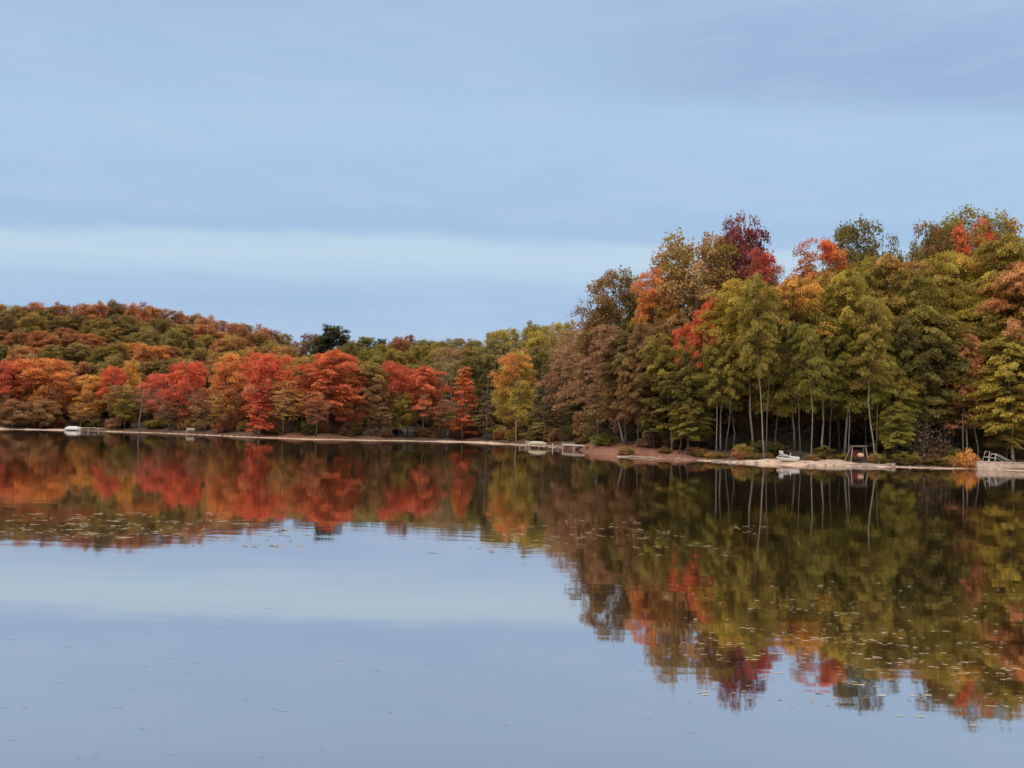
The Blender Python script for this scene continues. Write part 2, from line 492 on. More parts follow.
PAL = {  # colours as they look in daylight; turned into leaf reflectance below
    'red': (190, 77, 54), 'crimson': (160, 64, 50), 'coral': (198, 90, 58), 'orange': (202, 109, 57), 'amber': (200, 126, 60),
    'yellow': (206, 126, 54), 'rust': (158, 94, 58), 'rustdk': (130, 80, 54), 'maroon': (112, 56, 54), 'ochre': (154, 112, 60),
    'tan': (138, 104, 66), 'olive': (124, 106, 48), 'olivedk': (98, 86, 46), 'green': (117, 106, 48), 'brightgreen': (128, 117, 50),
    'yellowgreen': (148, 127, 54), 'dkgreen': (78, 70, 42), 'pinegreen': (52, 58, 46), 'bluegreen': (96, 102, 82), 'mauve': (132, 97, 70),
    'brown': (120, 90, 58), 'salmon': (180, 88, 62), 'greygreen': (118, 106, 64), 'pink': (182, 82, 64), 'orangebrown': (166, 112, 72)}
GAIN = 1.8


def leafcol(nm, soft=0.0):
    if soft: return tuple(v * (1 - soft) + q * soft for v, q in zip(leafcol(nm), leafcol('tan')))
    c = [min(.8, v * GAIN) for v in lin(PAL[nm])]
    g = sum(c) / 3
    return tuple(v * .95 + g * .05 for v in c)


BARKC = {'pale': (.21, .175, .135), 'grey': (.095, .08, .062), 'dark': (.075, .06, .048), 'tan': (.30, .24, .18)}
COUNT = {}
pick = random.Random(3)


def tree(style, px, dep, ytop, wpx, cA, cB=None, turn=2.0, name='maple_tree', label='', group=None, bark='grey', lean=(0, 0), var=None,
         rel=True, soft=0.0, cat='tree', minH=None):
    """px: image column of the crown; dep: metres beyond the waterline (rel) or depth; ytop: image row of the top"""
    x, _, _ = at(px, ytop, 1.0)
    az = math.atan2(x, 1.0)
    depth = (float(shore_r(az)) + dep) * math.cos(az) if rel else dep
    X, Y, Zt = at(px, ytop, depth)
    ps = PROTO[style]; p = ps[pick.randrange(len(ps)) if var is None else var % len(ps)]
    X0, Y0 = X - math.tan(R(lean[0])) * (Zt - 1) * .6, Y
    z0 = gz(X0, Y0)
    Hh = max(Zt - z0, minH or 0.6)
    sz = Hh / p['H']; sx = (wpx * depth / F) / (2 * p['R'])
    sx = min(max(sx, sz * .5), sz * 1.9)
    o = empty(name, (X0, Y0, z0), pick.random() * 6.283)
    o.scale = (sx, sx, sz)
    if lean[0]:
        q = Matrix.Rotation(R(lean[0]), 4, 'Y') @ Matrix.Rotation(o.rotation_euler.z, 4, 'Z')
        o.rotation_euler = q.to_euler()
    tag(o, label, cat, group)
    t = bpy.data.objects.new('stems' if style in ('shrub', 'twiggy') else 'trunk', p['trunk']); COL.objects.link(t); t.parent = o
    t.color = (*BARKC[bark], 1)
    c = bpy.data.objects.new('crown', p['crown']); COL.objects.link(c); c.parent = o
    a = leafcol(cA, soft); b = leafcol(cB or cA, soft)
    c.color = (*a, 1); c['leaf_second'] = list(b); c['leaf_turn'] = float(turn)
    return o


# ---- trees of the far shore, left to right (one label each)
G_FAR = 'trees along the far shore'
FS = [
    # style px dep ytop w  A  B turn name label bark
    ('round', -22, 12, 366, 44, 'crimson', 'coral', .7, 'maple_tree', 'dark red maple cut by the frame edge before the orange shore maples'),
    ('round', 3, 11, 363, 36, 'crimson', 'red', .75, 'maple_tree', 'dark red maple at the far end of the lake shore'),
    ('round', 24, 13, 358, 36, 'coral', 'orange', .7, 'maple_tree', 'coral red maple between the dark red one and the broad orange one'),
    ('round', 55, 12, 357, 50, 'orange', 'coral', .8, 'maple_tree', 'broad bright orange maple right behind the white upturned boat'),
    ('far', 42, 6, 398, 26, 'tan', 'rustdk', .8, 'oak_tree', 'low tan brown tree under the broad orange maple'),
    ('far', 14, 6, 400, 30, 'mauve', 'rustdk', .7, 'oak_tree', 'low mauve brown tree at the far end of the shore'),
    ('round', 90, 11, 374, 34, 'amber', 'orange', .6, 'maple_tree', 'amber orange maple beside the plank edge of the small landing'),
    ('sparse', 82, 6, 402, 24, 'ochre', 'yellow', .7, 'birch_tree', 'thin ochre yellow birch behind the small landing'),
    ('round', 112, 13, 365, 26, 'red', 'crimson', .5, 'maple_tree', 'pure red maple between the amber one and a small yellow crown'),
    ('round', 131, 22, 360, 17, 'yellow', None, 2, 'maple_tree', 'small amber yellow crown showing over the far shore trees'),
    ('round', 127, 9, 384, 30, 'olive', 'tan', .6, 'maple_tree', 'dull olive tree with pale stems under the yellow crown'),
    ('bare', 142, 5, 380, 22, 'tan', None, 2, 'birch_tree', 'slim pale stemmed birch nearly leafless at the far waterline'),
    ('round', 157, 12, 372, 32, 'pink', 'crimson', .6, 'maple_tree', 'dusky rose red maple right of the pale slim birch'),
    ('sparse', 172, 7, 388, 26, 'mauve', 'crimson', .6, 'maple_tree', 'thin mauve tree with bare lower stems by the little bench'),
    ('round', 189, 11, 361, 40, 'red', 'pink', .7, 'maple_tree', 'rosy red wide maple with bare stems showing under it'),
    ('sparse', 207, 7, 386, 28, 'mauve', 'rustdk', .5, 'maple_tree', 'thin mauve brown tree left of the big ochre orange maple'),
    ('round', 233, 12, 352, 46, 'orange', 'rust', .4, 'maple_tree', 'big ochre orange maple full to the ground on the far shore'),
    ('sparse', 226, 7, 384, 32, 'ochre', 'rust', .8, 'maple_tree', 'small ochre tree in front of the big ochre orange maple'),
    ('round', 268, 11, 352, 48, 'red', 'coral', .7, 'maple_tree', 'large flame red maple in the middle of the far shore row'),
    ('narrow', 261, 6, 384, 22, 'red', 'crimson', .6, 'maple_tree', 'narrow scarlet sapling under the large flame red maple'),
    ('sparse', 286, 6, 378, 32, 'ochre', 'rust', .7, 'maple_tree', 'yellow ochre layered tree between flame red and coral maples'),
    ('round', 305, 16, 356, 26, 'ochre', 'olive', .6, 'maple_tree', 'dull ochre green tree behind the gap left of the coral maple'),
    ('layer', 331, 12, 346, 54, 'coral', 'coral', 2, 'maple_tree', 'tallest coral red maple of the far shore, wide and layered'),
    ('round', 352, 10, 376, 30, 'salmon', 'coral', .6, 'maple_tree', 'pale salmon maple leaning on the tall coral maple'),
    ('sparse', 318, 6, 390, 28, 'rustdk', 'rust', .6, 'maple_tree', 'low rust brown tree at the foot of the tall coral maple'),
    ('layer', 372, 11, 358, 34, 'tan', 'olive', .7, 'maple_tree', 'tan olive tree between the coral maple and the crimson one'),
    ('round', 391, 12, 360, 34, 'crimson', 'red', .6, 'maple_tree', 'deep crimson maple with a mauve underside on the far shore'),
    ('sparse', 385, 7, 390, 28, 'mauve', 'brown', .5, 'maple_tree', 'thin mauve brown tree under the deep crimson maple'),
    ('round', 401, 9, 392, 24, 'olive', 'yellowgreen', .6, 'maple_tree', 'small yellow green patch of a tree under the crimson maple'),
    ('round', 410, 14, 366, 22, 'crimson', 'rustdk', .6, 'maple_tree', 'small dark red maple between crimson and salmon maples'),
    ('layer', 426, 10, 363, 34, 'salmon', 'rust', .4, 'maple_tree', 'salmon brown layered maple left of the bare grey trunks'),
    ('bare', 443, 8, 340, 26, 'tan', None, 2, 'bare_tree', 'tall leafless grey tree with clear trunk beside the salmon maple'),
    ('bare', 453, 14, 336, 24, 'olive', None, 2, 'bare_tree', 'second tall leafless tree just left of the narrow orange red maple'),
    ('sparse', 444, 6, 398, 28, 'brown', 'mauve', .5, 'maple_tree', 'brown thinning tree under the two leafless grey trees'),
    ('narrow', 465, 8, 364, 29, 'coral', 'orange', .75, 'maple_tree', 'narrow cone shaped orange red maple standing at the waterline'),
    ('hemlock', 489, 11, 352, 32, 'dkgreen', 'olivedk', .8, 'hemlock_tree', 'dark green hemlock between the narrow orange maple and the two toned maple'),
    ('round', 519, 8, 350, 42, 'yellowgreen', 'orange', .66, 'maple_tree', 'two toned maple, orange at the top and yellow green below'),
    ('hemlock', 546, 9, 366, 34, 'olivedk', 'dkgreen', .5, 'hemlock_tree', 'dark layered hemlock behind the canoe on the dock'),
    ('hemlock', 568, 13, 372, 30, 'dkgreen', 'brown', .6, 'hemlock_tree', 'dark brown green hemlock behind the lakeside table'),
]
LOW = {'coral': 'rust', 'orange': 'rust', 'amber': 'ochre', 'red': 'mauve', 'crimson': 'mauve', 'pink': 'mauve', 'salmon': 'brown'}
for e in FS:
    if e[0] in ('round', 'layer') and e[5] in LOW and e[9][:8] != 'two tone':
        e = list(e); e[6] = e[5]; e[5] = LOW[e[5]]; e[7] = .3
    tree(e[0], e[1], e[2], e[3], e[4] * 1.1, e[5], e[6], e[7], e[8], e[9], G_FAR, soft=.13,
         bark='pale' if e[0] in ('bare',) or 'birch' in e[8] else ('grey' if e[0] == 'sparse' else 'tan'))

# ---- hillside: rows of crowns, colours read along each row
HILL = [
    # depth, (px, ytop) profile, step, groups of (x_end, colours)
    (286, [(-60, 305), (0, 304), (55, 303), (100, 301), (150, 306), (200, 313), (250, 326), (282, 329), (300, 341)], 13.5,
     [(50, ['olive', 'rustdk', 'rust']), (98, ['rust', 'rust', 'rustdk']), (112, ['olivedk']), (232, ['rust', 'rust', 'orangebrown', 'rustdk']), (264, ['rust', 'rustdk']), (276, ['maroon']), (310, ['olivedk', 'brown'])],
     'on the crest of the far hillside', 'trees on the hill crest'),
    (262, [(-60, 317), (100, 316), (160, 319), (200, 323), (250, 334), (290, 344)], 15,
     [(18, ['olivedk', 'dkgreen']), (28, ['ochre']), (165, ['olivedk', 'dkgreen', 'olivedk', 'olive']), (190, ['dkgreen', 'olivedk']), (228, ['rust', 'orangebrown']), (300, ['olive', 'olivedk', 'rustdk'])],
     'in the second row below the hill crest', 'trees below the hill crest'),
    (240, [(-60, 331), (100, 330), (170, 331), (230, 337), (290, 349)], 16,
     [(20, ['rust', 'rustdk']), (98, ['orangebrown', 'rust', 'rustdk']), (122, ['tan', 'olive']), (168, ['greygreen', 'olive']), (205, ['green', 'olivedk']), (228, ['orangebrown', 'rust']), (300, ['ochre', 'tan', 'ochre'])],
     'halfway up the far hillside', 'trees halfway up the hill'),
    (218, [(-60, 345), (100, 344), (180, 345), (240, 350), (330, 357)], 17,
     [(6, ['green']), (46, ['rust', 'orangebrown']), (58, ['green']), (84, ['olive', 'greygreen']), (100, ['green', 'olivedk']), (130, ['olivedk', 'dkgreen']), (172, ['orange', 'rust']), (214, ['olive', 'rustdk']), (262, ['ochre', 'olive']), (300, ['amber', 'coral']), (345, ['olive', 'greygreen'])],
     'low on the far hillside', 'trees low on the far hillside'),
    (196, [(-60, 358), (100, 358), (180, 360), (240, 364), (340, 368)], 19,
     [(60, ['rustdk', 'tan']), (130, ['olivedk', 'green', 'rustdk']), (200, ['ochre', 'olivedk']), (280, ['olive', 'rustdk']), (360, ['olivedk', 'brown'])],
     'at the foot of the hill behind the shore maples', 'trees at the foot of the hill'),
]
CN = {'red': 'red', 'crimson': 'crimson', 'coral': 'coral red', 'orange': 'bright orange', 'amber': 'amber', 'yellow': 'yellow', 'rust': 'rust orange',
      'rustdk': 'dark rust', 'maroon': 'maroon', 'ochre': 'ochre', 'tan': 'tan', 'olive': 'olive', 'olivedk': 'dark olive', 'green': 'green',
      'brightgreen': 'bright green', 'yellowgreen': 'yellow green', 'dkgreen': 'dark green', 'pinegreen': 'blackish green', 'bluegreen': 'blue green',
      'mauve': 'mauve', 'brown': 'brown', 'salmon': 'salmon', 'greygreen': 'grey green', 'pink': 'rose', 'orangebrown': 'orange brown'}


def row(depth, prof, step, cols, where, group, sty=('far', 'far', 'round'), w=1.6, jit=3.0, x1=None):
    px = prof[0][0]; i = 0; step *= .9
    if depth < 280: jit = 6.5
    xe = prof[-1][0] if x1 is None else x1
    while px <= xe:
        cc = next((c for e, c in cols if px <= e), cols[-1][1]); c = cc[i % len(cc)]
        yt = np.interp(px, [p[0] for p in prof], [p[1] for p in prof]) + pick.uniform(-.6, 1) * jit
        c2 = pick.choice(cc + ['olive'])
        tree(sty[pick.randrange(len(sty))], px + pick.uniform(-.2, .2) * step, depth + pick.uniform(-11, 11), yt, step * w * pick.uniform(.85, 1.2), c, c2,
             pick.uniform(.5, 1.0), 'oak_tree' if c in ('rust', 'rustdk', 'olive', 'olivedk', 'ochre', 'tan', 'brown', 'orangebrown') else 'maple_tree',
             '%s round crowned tree %s' % (CN[c], where), '%s %s' % (CN[c], group), rel=False, bark='grey', soft=.08 if 'slope' in where else .32)  # tan mixed into the crown colour stands in for haze over the slopes
        px += step * pick.uniform(.85, 1.15); i += 1


for a in HILL: row(*a)

# ---- wooded slope in the middle
MID = [
    (252, [(340, 347), (370, 348), (400, 342), (440, 342), (470, 337), (510, 329), (545, 321), (575, 323)], 15,
     [(400, ['olive', 'olivedk']), (415, ['rustdk']), (470, ['olive', 'olivedk', 'green']), (600, ['yellowgreen', 'olive', 'green', 'yellowgreen'])],
     'along the ridge of the middle slope', 'trees on the ridge of the middle slope'),
    (222, [(355, 355), (400, 351), (440, 350), (490, 343), (540, 335), (585, 334)], 17,
     [(430, ['olive', 'green', 'olive']), (470, ['tan', 'olive']), (600, ['yellowgreen', 'greygreen', 'olive', 'yellowgreen'])],
     'halfway down the middle slope', 'trees halfway down the middle slope'),
    (192, [(360, 366), (420, 362), (480, 357), (540, 348), (592, 345)], 18,
     [(430, ['olivedk', 'olive', 'brown']), (500, ['olive', 'olivedk', 'greygreen']), (600, ['olive', 'greygreen', 'tan', 'olivedk'])],
     'low on the middle slope behind the shore trees', 'trees low on the middle slope'),
]
for a in MID: row(a[0], [(p, q - 3) for p, q in a[1]], *a[2:])
# distant crowns on the skyline between hill and slope
tree('pine', 333, 300, 325, 31, 'pinegreen', 'dkgreen', .6, 'pine_tree', 'blackish pine, tallest of the trees on the skyline gap', rel=False)
tree('pine', 320, 305, 334, 20, 'pinegreen', 'olivedk', .6, 'pine_tree', 'lower dark pine just left of the tallest skyline pine', rel=False)
tree('round', 311, 296, 333, 22, 'olivedk', 'rustdk', .7, 'oak_tree', 'dark olive brown oak on the skyline left of the pines', rel=False)
tree('pine', 364, 300, 335, 22, 'bluegreen', 'greygreen', .6, 'pine_tree', 'broad blue green pine on the skyline right of the black pine', rel=False)
tree('pine', 382, 300, 338, 15, 'bluegreen', 'pinegreen', .5, 'pine_tree', 'small blue green pine, alone in a gap of the skyline', rel=False)
tree('round', 411, 262, 334, 15, 'maroon', 'rustdk', .6, 'maple_tree', 'small maroon crown standing up from the ridge', rel=False)
tree('far', 397, 264, 338, 20, 'olivedk', 'rustdk', .6, 'oak_tree', 'dark olive oak left of the small maroon crown', rel=False)
tree('far', 349, 285, 342, 18, 'olivedk', None, 2, 'oak_tree', 'dark low oak between the black pine and the blue green pine', rel=False)

# ---- the near wood on the right (one label each)
G_R = 'trees of the near wood'
RW = [
    ('sparse', 590, 12, 316, 74, 'mauve', 'brown', .7, 'maple_tree', 'mauve brown thinning maple over the reddish point', 'pale', (-10, 0)),
    ('round', 577, 16, 336, 52, 'mauve', 'olivedk', .75, 'maple_tree', 'dusky mauve maple at the left end of the near wood', 'tan', (0, 0)),
    ('bare', 592, 18, 288, 36, 'maroon', 'mauve', .6, 'bare_tree', 'bare branched tree reaching above the left end of the near wood', 'grey', (-5, 0)),
    ('sparse', 612, 9, 360, 60, 'brown', 'mauve', .5, 'maple_tree', 'brownish open tree with leaning pale trunk on the reddish point', 'pale', (-14, 0)),
    ('round', 622, 20, 268, 62, 'olivedk', 'brown', .6, 'oak_tree', 'tall dark olive oak behind the reddish point', 'grey', (0, 0)),
    ('high', 652, 13, 267, 36, 'olive', 'orange', .42, 'maple_tree', 'maple with a bright orange upper side left of the olive brown giant', 'grey', (0, 0)),
    ('round', 645, 12, 330, 58, 'olivedk', 'brown', .6, 'maple_tree', 'dark olive maple in front of the orange sided maple', 'tan', (0, 0)),
    ('layer', 668, 8, 352, 62, 'olive', 'olivedk', .4, 'maple_tree', 'olive maple with leaning slim trunk right of the reddish point', 'pale', (-8, 0)),
    ('round', 695, 18, 236, 76, 'tan', 'olive', .8, 'oak_tree', 'olive brown giant oak with a wide domed top', 'grey', (0, 0)),
    ('round', 722, 26, 231, 60, 'brown', 'rustdk', .7, 'oak_tree', 'brown topped oak between the olive brown giant and the maroon maple', 'grey', (0, 0)),
    ('round', 742, 24, 217, 44, 'brown', 'maroon', .4, 'maple_tree', 'maroon spiky maple rising highest over the near wood', 'grey', (0, 0)),
    ('high', 703, 6, 295, 22, 'olive', 'red', .42, 'maple_tree', 'slanting scarlet patched maple in front of the olive brown giant', 'tan', (9, 0)),
    ('high', 690, 7, 366, 50, 'olivedk', 'green', .5, 'maple_tree', 'low green understory maple beneath the scarlet patched one', 'tan', (0, 0)),
    ('high', 750, 9, 276, 62, 'yellowgreen', 'amber', .92, 'maple_tree', 'yellow green layered maple with the long pale bare trunk', 'pale', (-3, 0)),
    ('high', 764, 14, 250, 36, 'olivedk', 'crimson', .5, 'maple_tree', 'crimson topped maple right under the maroon spiky one', 'grey', (0, 0)),
    ('high', 722, 7, 348, 46, 'green', 'olive', .5, 'maple_tree', 'fresh green low maple left of the long pale trunk', 'pale', (0, 0)),
    ('layer', 796, 11, 268, 52, 'green', 'amber', .6, 'maple_tree', 'green maple turning amber over its upper half', 'grey', (0, 0)),
    ('high', 822, 24, 238, 58, 'olive', 'coral', .5, 'maple_tree', 'coral pink topped maple on the skyline left of a dark green crown', 'grey', (0, 0)),
    ('high', 684, 7, 318, 22, 'olive', 'red', .55, 'maple_tree', 'smaller slanting maple, scarlet only near its top, left of the scarlet patched one', 'tan', (8, 0)),
    ('round', 856, 26, 217, 50, 'olivedk', 'olivedk', 2, 'oak_tree', 'dark green ragged oak on the skyline right of the coral crown', 'grey', (0, 0)),
    ('sparse', 888, 36, 231, 30, 'olivedk', None, 2, 'oak_tree', 'small dark see through crown in the skyline notch', 'grey', (0, 0)),
    ('layer', 845, 9, 262, 60, 'green', 'yellowgreen', .6, 'maple_tree', 'big fresh green layered maple over the wooden swing', 'pale', (0, 0)),
    ('high', 822, 9, 318, 48, 'green', 'brightgreen', .5, 'maple_tree', 'green layered maple above the white pedal boat', 'tan', (0, 0)),
    ('layer', 893, 12, 246, 58, 'olive', 'ochre', .75, 'maple_tree', 'olive yellow layered maple right of the fresh green one', 'grey', (0, 0)),
    ('layer', 892, 6, 362, 34, 'brightgreen', 'olive', .5, 'maple_tree', 'low bright green maple beside the two pale trunks', 'pale', (0, 0)),
    ('round', 938, 30, 219, 46, 'olivedk', 'crimson', .76, 'maple_tree', 'crimson crown on the skyline, left one of the red pair', 'grey', (0, 0)),
    ('round', 972, 26, 225, 42, 'olive', 'red', .74, 'maple_tree', 'bright red crown on the skyline, right one of the red pair', 'grey', (0, 0)),
    ('round', 955, 38, 211, 64, 'olive', 'green', .6, 'oak_tree', 'olive green crown topping the skyline between the red pair', 'grey', (0, 0)),
    ('round', 1000, 36, 211, 54, 'olive', 'salmon', .8, 'oak_tree', 'olive crown tipped salmon on the skyline by the frame edge', 'grey', (0, 0)),
    ('layer', 965, 14, 246, 54, 'yellowgreen', 'yellow', .85, 'maple_tree', 'yellow tipped maple just under the bright red crown', 'grey', (0, 0)),
    ('layer', 930, 8, 296, 70, 'olivedk', 'olive', .6, 'maple_tree', 'dark olive maple in the middle of the shaded wall of trees', 'grey', (0, 0)),
    ('layer', 1003, 13, 226, 70, 'yellowgreen', 'olive', .5, 'maple_tree', 'tall yellow green maple behind the orange brown one by the railing', 'grey', (0, 0)),
    ('layer', 1022, 9, 256, 70, 'olive', 'orangebrown', .5, 'maple_tree', 'orange brown topped maple above the white railing', 'grey', (0, 0)),
    ('layer', 1012, 5, 330, 66, 'yellowgreen', 'olive', .6, 'maple_tree', 'low yellow olive maple whose sprays hang over the white railing', 'tan', (0, 0)),
    ('sparse', 968, 6, 352, 42, 'orangebrown', 'rust', .6, 'maple_tree', 'thin orange brown maple with clustered pale stems behind the round shrub', 'pale', (0, 0)),
    ('twiggy', 922, 5, 404, 46, 'mauve', 'brown', .5, 'bare_tree', 'small twiggy grey brown tree in the shade of the dark olive maple', 'grey', (0, 0)),
    ('hemlock', 905, 8, 356, 44, 'dkgreen', 'olivedk', .6, 'hemlock_tree', 'dark hemlock left of the twiggy grey brown tree', 'dark', (0, 0)),
    ('layer', 1062, 8, 240, 80, 'olive', 'yellowgreen', .6, 'maple_tree', 'olive maple leaning into the frame beyond the orange brown one', 'grey', (0, 0)),
    ('layer', 1100, 10, 230, 90, 'green', 'amber', .7, 'maple_tree', 'green maple beyond the olive one outside the railing end', 'grey', (0, 0)),
]
for e in RW:
    tree(e[0], e[1], e[2], e[3], e[4] * (1.12 if e[0] in ('layer', 'high') else 1.25), e[5], e[6], e[7], e[8], e[9], G_R, bark=e[10], lean=e[11])
G_P = 'saplings at the edge of the near wood'
for px, dep, yt, w, a, b, lb in [
    (655, 6, 398, 34, 'olivedk', 'brown', 'brownish sapling among the trunks of the reddish point'),
    (688, 5, 396, 38, 'green', 'olive', 'spreading green sapling at the right foot of the reddish point'),
    (897, 4, 400, 30, 'brightgreen', 'green', 'bright green sapling draping to the ground right of the thin straight trunk'),
    (1006, 5, 398, 34, 'olive', 'yellowgreen', 'olive sapling hanging behind the sloping handrail')]:
    tree('layer', px, dep, yt, w, a, b, .5, 'maple_sapling', lb, G_P, bark='grey')
G_W = 'maples in the middle of the near wood'
for px, dep, yt, w, a, b, tn, lb in [
    (776, 11, 300, 44, 'yellowgreen', 'olive', .5, 'yellow olive maple between the long pale trunk and the amber topped maple'),
    (824, 13, 262, 44, 'yellowgreen', 'ochre', .6, 'mustard topped maple directly below the coral crown'),
    (866, 11, 292, 46, 'olive', 'yellowgreen', .6, 'olive maple crowding the right side of the fresh green layered one'),
    (872, 15, 256, 46, 'yellowgreen', 'olive', .6, 'yellow green crown under the dark ragged oak'),
    (916, 10, 274, 48, 'olive', 'green', .5, 'plain olive maple left of the dark olive one'),
    (938, 14, 252, 46, 'olive', 'yellowgreen', .6, 'olive maple below the left crimson crown'),
    (906, 9, 330, 42, 'olivedk', 'green', .5, 'dark layered maple over the low olive shrub'),
    (946, 9, 320, 42, 'olivedk', 'olive', .5, 'shaded olive maple over the twiggy grey brown tree'),
    (988, 8, 292, 46, 'olive', 'yellowgreen', .5, 'olive maple filling the gap left of the orange brown topped one'),
    (840, 12, 326, 42, 'green', 'olivedk', .5, 'green maple hanging low over the swing'),
    (735, 10, 296, 44, 'olive', 'yellowgreen', .5, 'olive maple just left of the long pale trunk'),
    (676, 12, 308, 44, 'olivedk', 'tan', .5, 'dim olive maple left of the scarlet patched one'),
    (628, 10, 330, 46, 'brown', 'olivedk', .5, 'dim brown maple over the reddish point'),
    (600, 14, 336, 44, 'mauve', 'brown', .5, 'dim mauve maple at the root of the reddish point')]:
    tree('layer' if len(lb) % 4 else 'high', px, dep, yt, w * 1.15, a, b, tn, 'maple_tree', lb, G_W, bark='grey')
# shaded ranks inside the near wood
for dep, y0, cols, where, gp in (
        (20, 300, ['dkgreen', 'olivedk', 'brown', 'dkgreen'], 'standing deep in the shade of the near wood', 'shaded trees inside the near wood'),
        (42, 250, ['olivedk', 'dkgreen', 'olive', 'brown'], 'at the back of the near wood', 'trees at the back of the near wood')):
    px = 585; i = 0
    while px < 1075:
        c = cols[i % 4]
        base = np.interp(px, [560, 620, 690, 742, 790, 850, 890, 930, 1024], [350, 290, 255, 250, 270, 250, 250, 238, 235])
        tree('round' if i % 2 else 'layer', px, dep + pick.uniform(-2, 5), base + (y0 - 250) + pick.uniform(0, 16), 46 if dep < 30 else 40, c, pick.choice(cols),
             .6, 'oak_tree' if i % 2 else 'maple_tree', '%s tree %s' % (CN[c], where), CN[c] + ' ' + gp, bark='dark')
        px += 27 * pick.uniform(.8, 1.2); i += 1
# slim pale trunks seen under the canopy
for px, dep, yt, w, a, lb, bk, ln in [
    (852, 8.5, 312, 30, 'green', 'slim pale stemmed tree just left of the swing', 'pale', 2),
    (872, 3.9, 292, 36, 'olive', 'stout pale trunk right beside the swing', 'pale', -2),
    (879, 6, 330, 26, 'brightgreen', 'thin straight trunk right of the stout pale trunk', 'grey', 2),
    (718, 4.6, 340, 26, 'green', 'slim pale trunk standing left of the yellow grass tuft', 'pale', 0),
    (809, 5, 320, 28, 'green', 'pale trunk right of the white pedal boat', 'pale', -2),
    (640, 6, 318, 26, 'brown', 'straight grey trunk in the middle of the reddish point', 'grey', 0),
    (663, 5, 330, 30, 'olive', 'leaning slim pale trunk at the right end of the reddish point', 'pale', -9),
    (608, 7, 318, 34, 'mauve', 'long leaning pale trunk over the left part of the reddish point', 'pale', -14),
    (769, 6, 282, 28, 'olive', 'grey trunk doubling the long pale one', 'grey', 1),
    (760, 4.6, 268, 34, 'olive', 'very long pale trunk rising left of the white pedal boat', 'pale', -3),
    (634, 5, 352, 24, 'brown', 'thin strongly leaning stem left of the straight grey trunk', 'grey', -20),
    (690, 5, 340, 24, 'olivedk', 'crooked thin stem leaning right above the spreading green sapling', 'grey', 8),
    (731, 6, 322, 24, 'olive', 'thin dull trunk in the gap left of the very long pale trunk', 'grey', 3),
    (797, 7, 318, 24, 'olivedk', 'dull thin trunk in the dark behind the bow of the pedal boat', 'grey', -3),
    (835, 7, 316, 26, 'green', 'dull trunk in the dark gap left of the swing', 'grey', 4),
    (922, 7, 330, 26, 'olivedk', 'dull trunk rising behind the twiggy grey brown tree', 'grey', -6),
    (962, 5, 336, 24, 'orangebrown', 'left trunk of the pale pair behind the round orange shrub', 'pale', 0),
    (972, 5.5, 330, 24, 'orangebrown', 'leaning right trunk of the pale pair behind the round orange shrub', 'pale', -4),
    (905, 7, 310, 28, 'olivedk', 'dim grey trunk in front of the dark hemlock', 'grey', 2)]:
    tree('pole', px, dep, yt, w, a, None, 2, 'maple_tree', lb, G_R, bark=bk, lean=(ln, 0))

# ---- shrubs
G_S = 'shrubs along the far shore'
for i in range(46):
    px = -15 + i * 12.9 + pick.uniform(-4, 4)
    if px > 585: break
    c = ['brown', 'olivedk', 'tan', 'mauve', 'dkgreen', 'rustdk', 'olive'][i % 7]
    tree('twiggy' if i % 3 == 0 else 'shrub', px, pick.uniform(8, 13), float(np.interp(px, [0, 200, 400, 580], [417, 416, 424, 424])) + pick.uniform(-4, 4), 17 * pick.uniform(.8, 1.5),
         c, pick.choice(['olive', 'brown', 'rustdk']), .6, 'shrub', '%s undergrowth shrub at the foot of the far shore trees' % CN[c], CN[c] + ' ' + G_S, cat='shrub')
SHR = [
    (966, 1.7, 449, 19, 'orangebrown', 'amber', .4, 'round clipped looking orange shrub at the waterline left of the railing'),
    (742, 5, 443, 20, 'ochre', 'olive', .5, 'tuft of yellow green brush left of the white pedal boat'),
    (905, 3.2, 452, 24, 'olivedk', 'olive', .5, 'low olive shrub at the water edge below the hemlock'),
    (930, 3.4, 454, 26, 'olivedk', 'brown', .5, 'low brownish shrub between the olive shrub and the round orange one'),
    (893, 4.5, 446, 18, 'dkgreen', None, 2, 'small dark green shrub right of the pale trunks'),
    (1000, 6, 446, 40, 'dkgreen', 'olivedk', .5, 'dark shrub in the shade behind the white railing'),
    (700, 4.5, 449, 36, 'brown', 'rustdk', .6, 'brown low shrub at the right end of the reddish point'),
    (604, 9, 433, 30, 'green', 'olivedk', .6, 'fresh green little shrub under the leaning pale trunk'),
    (650, 8, 436, 34, 'mauve', 'brown', .6, 'mauve brown shrub among the trunks of the reddish point'),
    (670, 9, 432, 30, 'brown', 'olivedk', .6, 'brown shrub by the slim trunk of the reddish point'),
    (585, 10, 436, 36, 'dkgreen', 'brown', .6, 'dark shrub behind the end of the dock'),
    (824, 7, 447, 30, 'dkgreen', 'olive', .6, 'dark green shrub between pedal boat and swing'),
    (770, 8, 440, 36, 'dkgreen', 'olivedk', .6, 'dark green shrub behind the white pedal boat'),
    (950, 6, 446, 34, 'olivedk', 'brown', .6, 'shaded brown olive shrub behind the round orange shrub'),
]
for px, dp, yt, w, a, lb in [(580, 121, 424, 26, 'dkgreen', 'dark thicket where the dock shore meets the reddish point'),
                             (590, 113, 421, 30, 'brown', 'brown thicket right behind the end of the pale plank dock'),
                             (597, 106, 425, 26, 'olivedk', 'olive thicket left of the fresh green little shrub')]:
    tree('shrub', px, dp, yt, w, a, 'brown', .6, 'shrub', lb, 'shrubs of the near shore', rel=False, cat='shrub', minH=1.5)
for px, dep, yt, w, a, b, tn, lb in SHR:
    tree('shrub', px, dep, yt, w, a, b, tn, 'shrub', lb, 'shrubs of the near shore', cat='shrub', minH=.9)
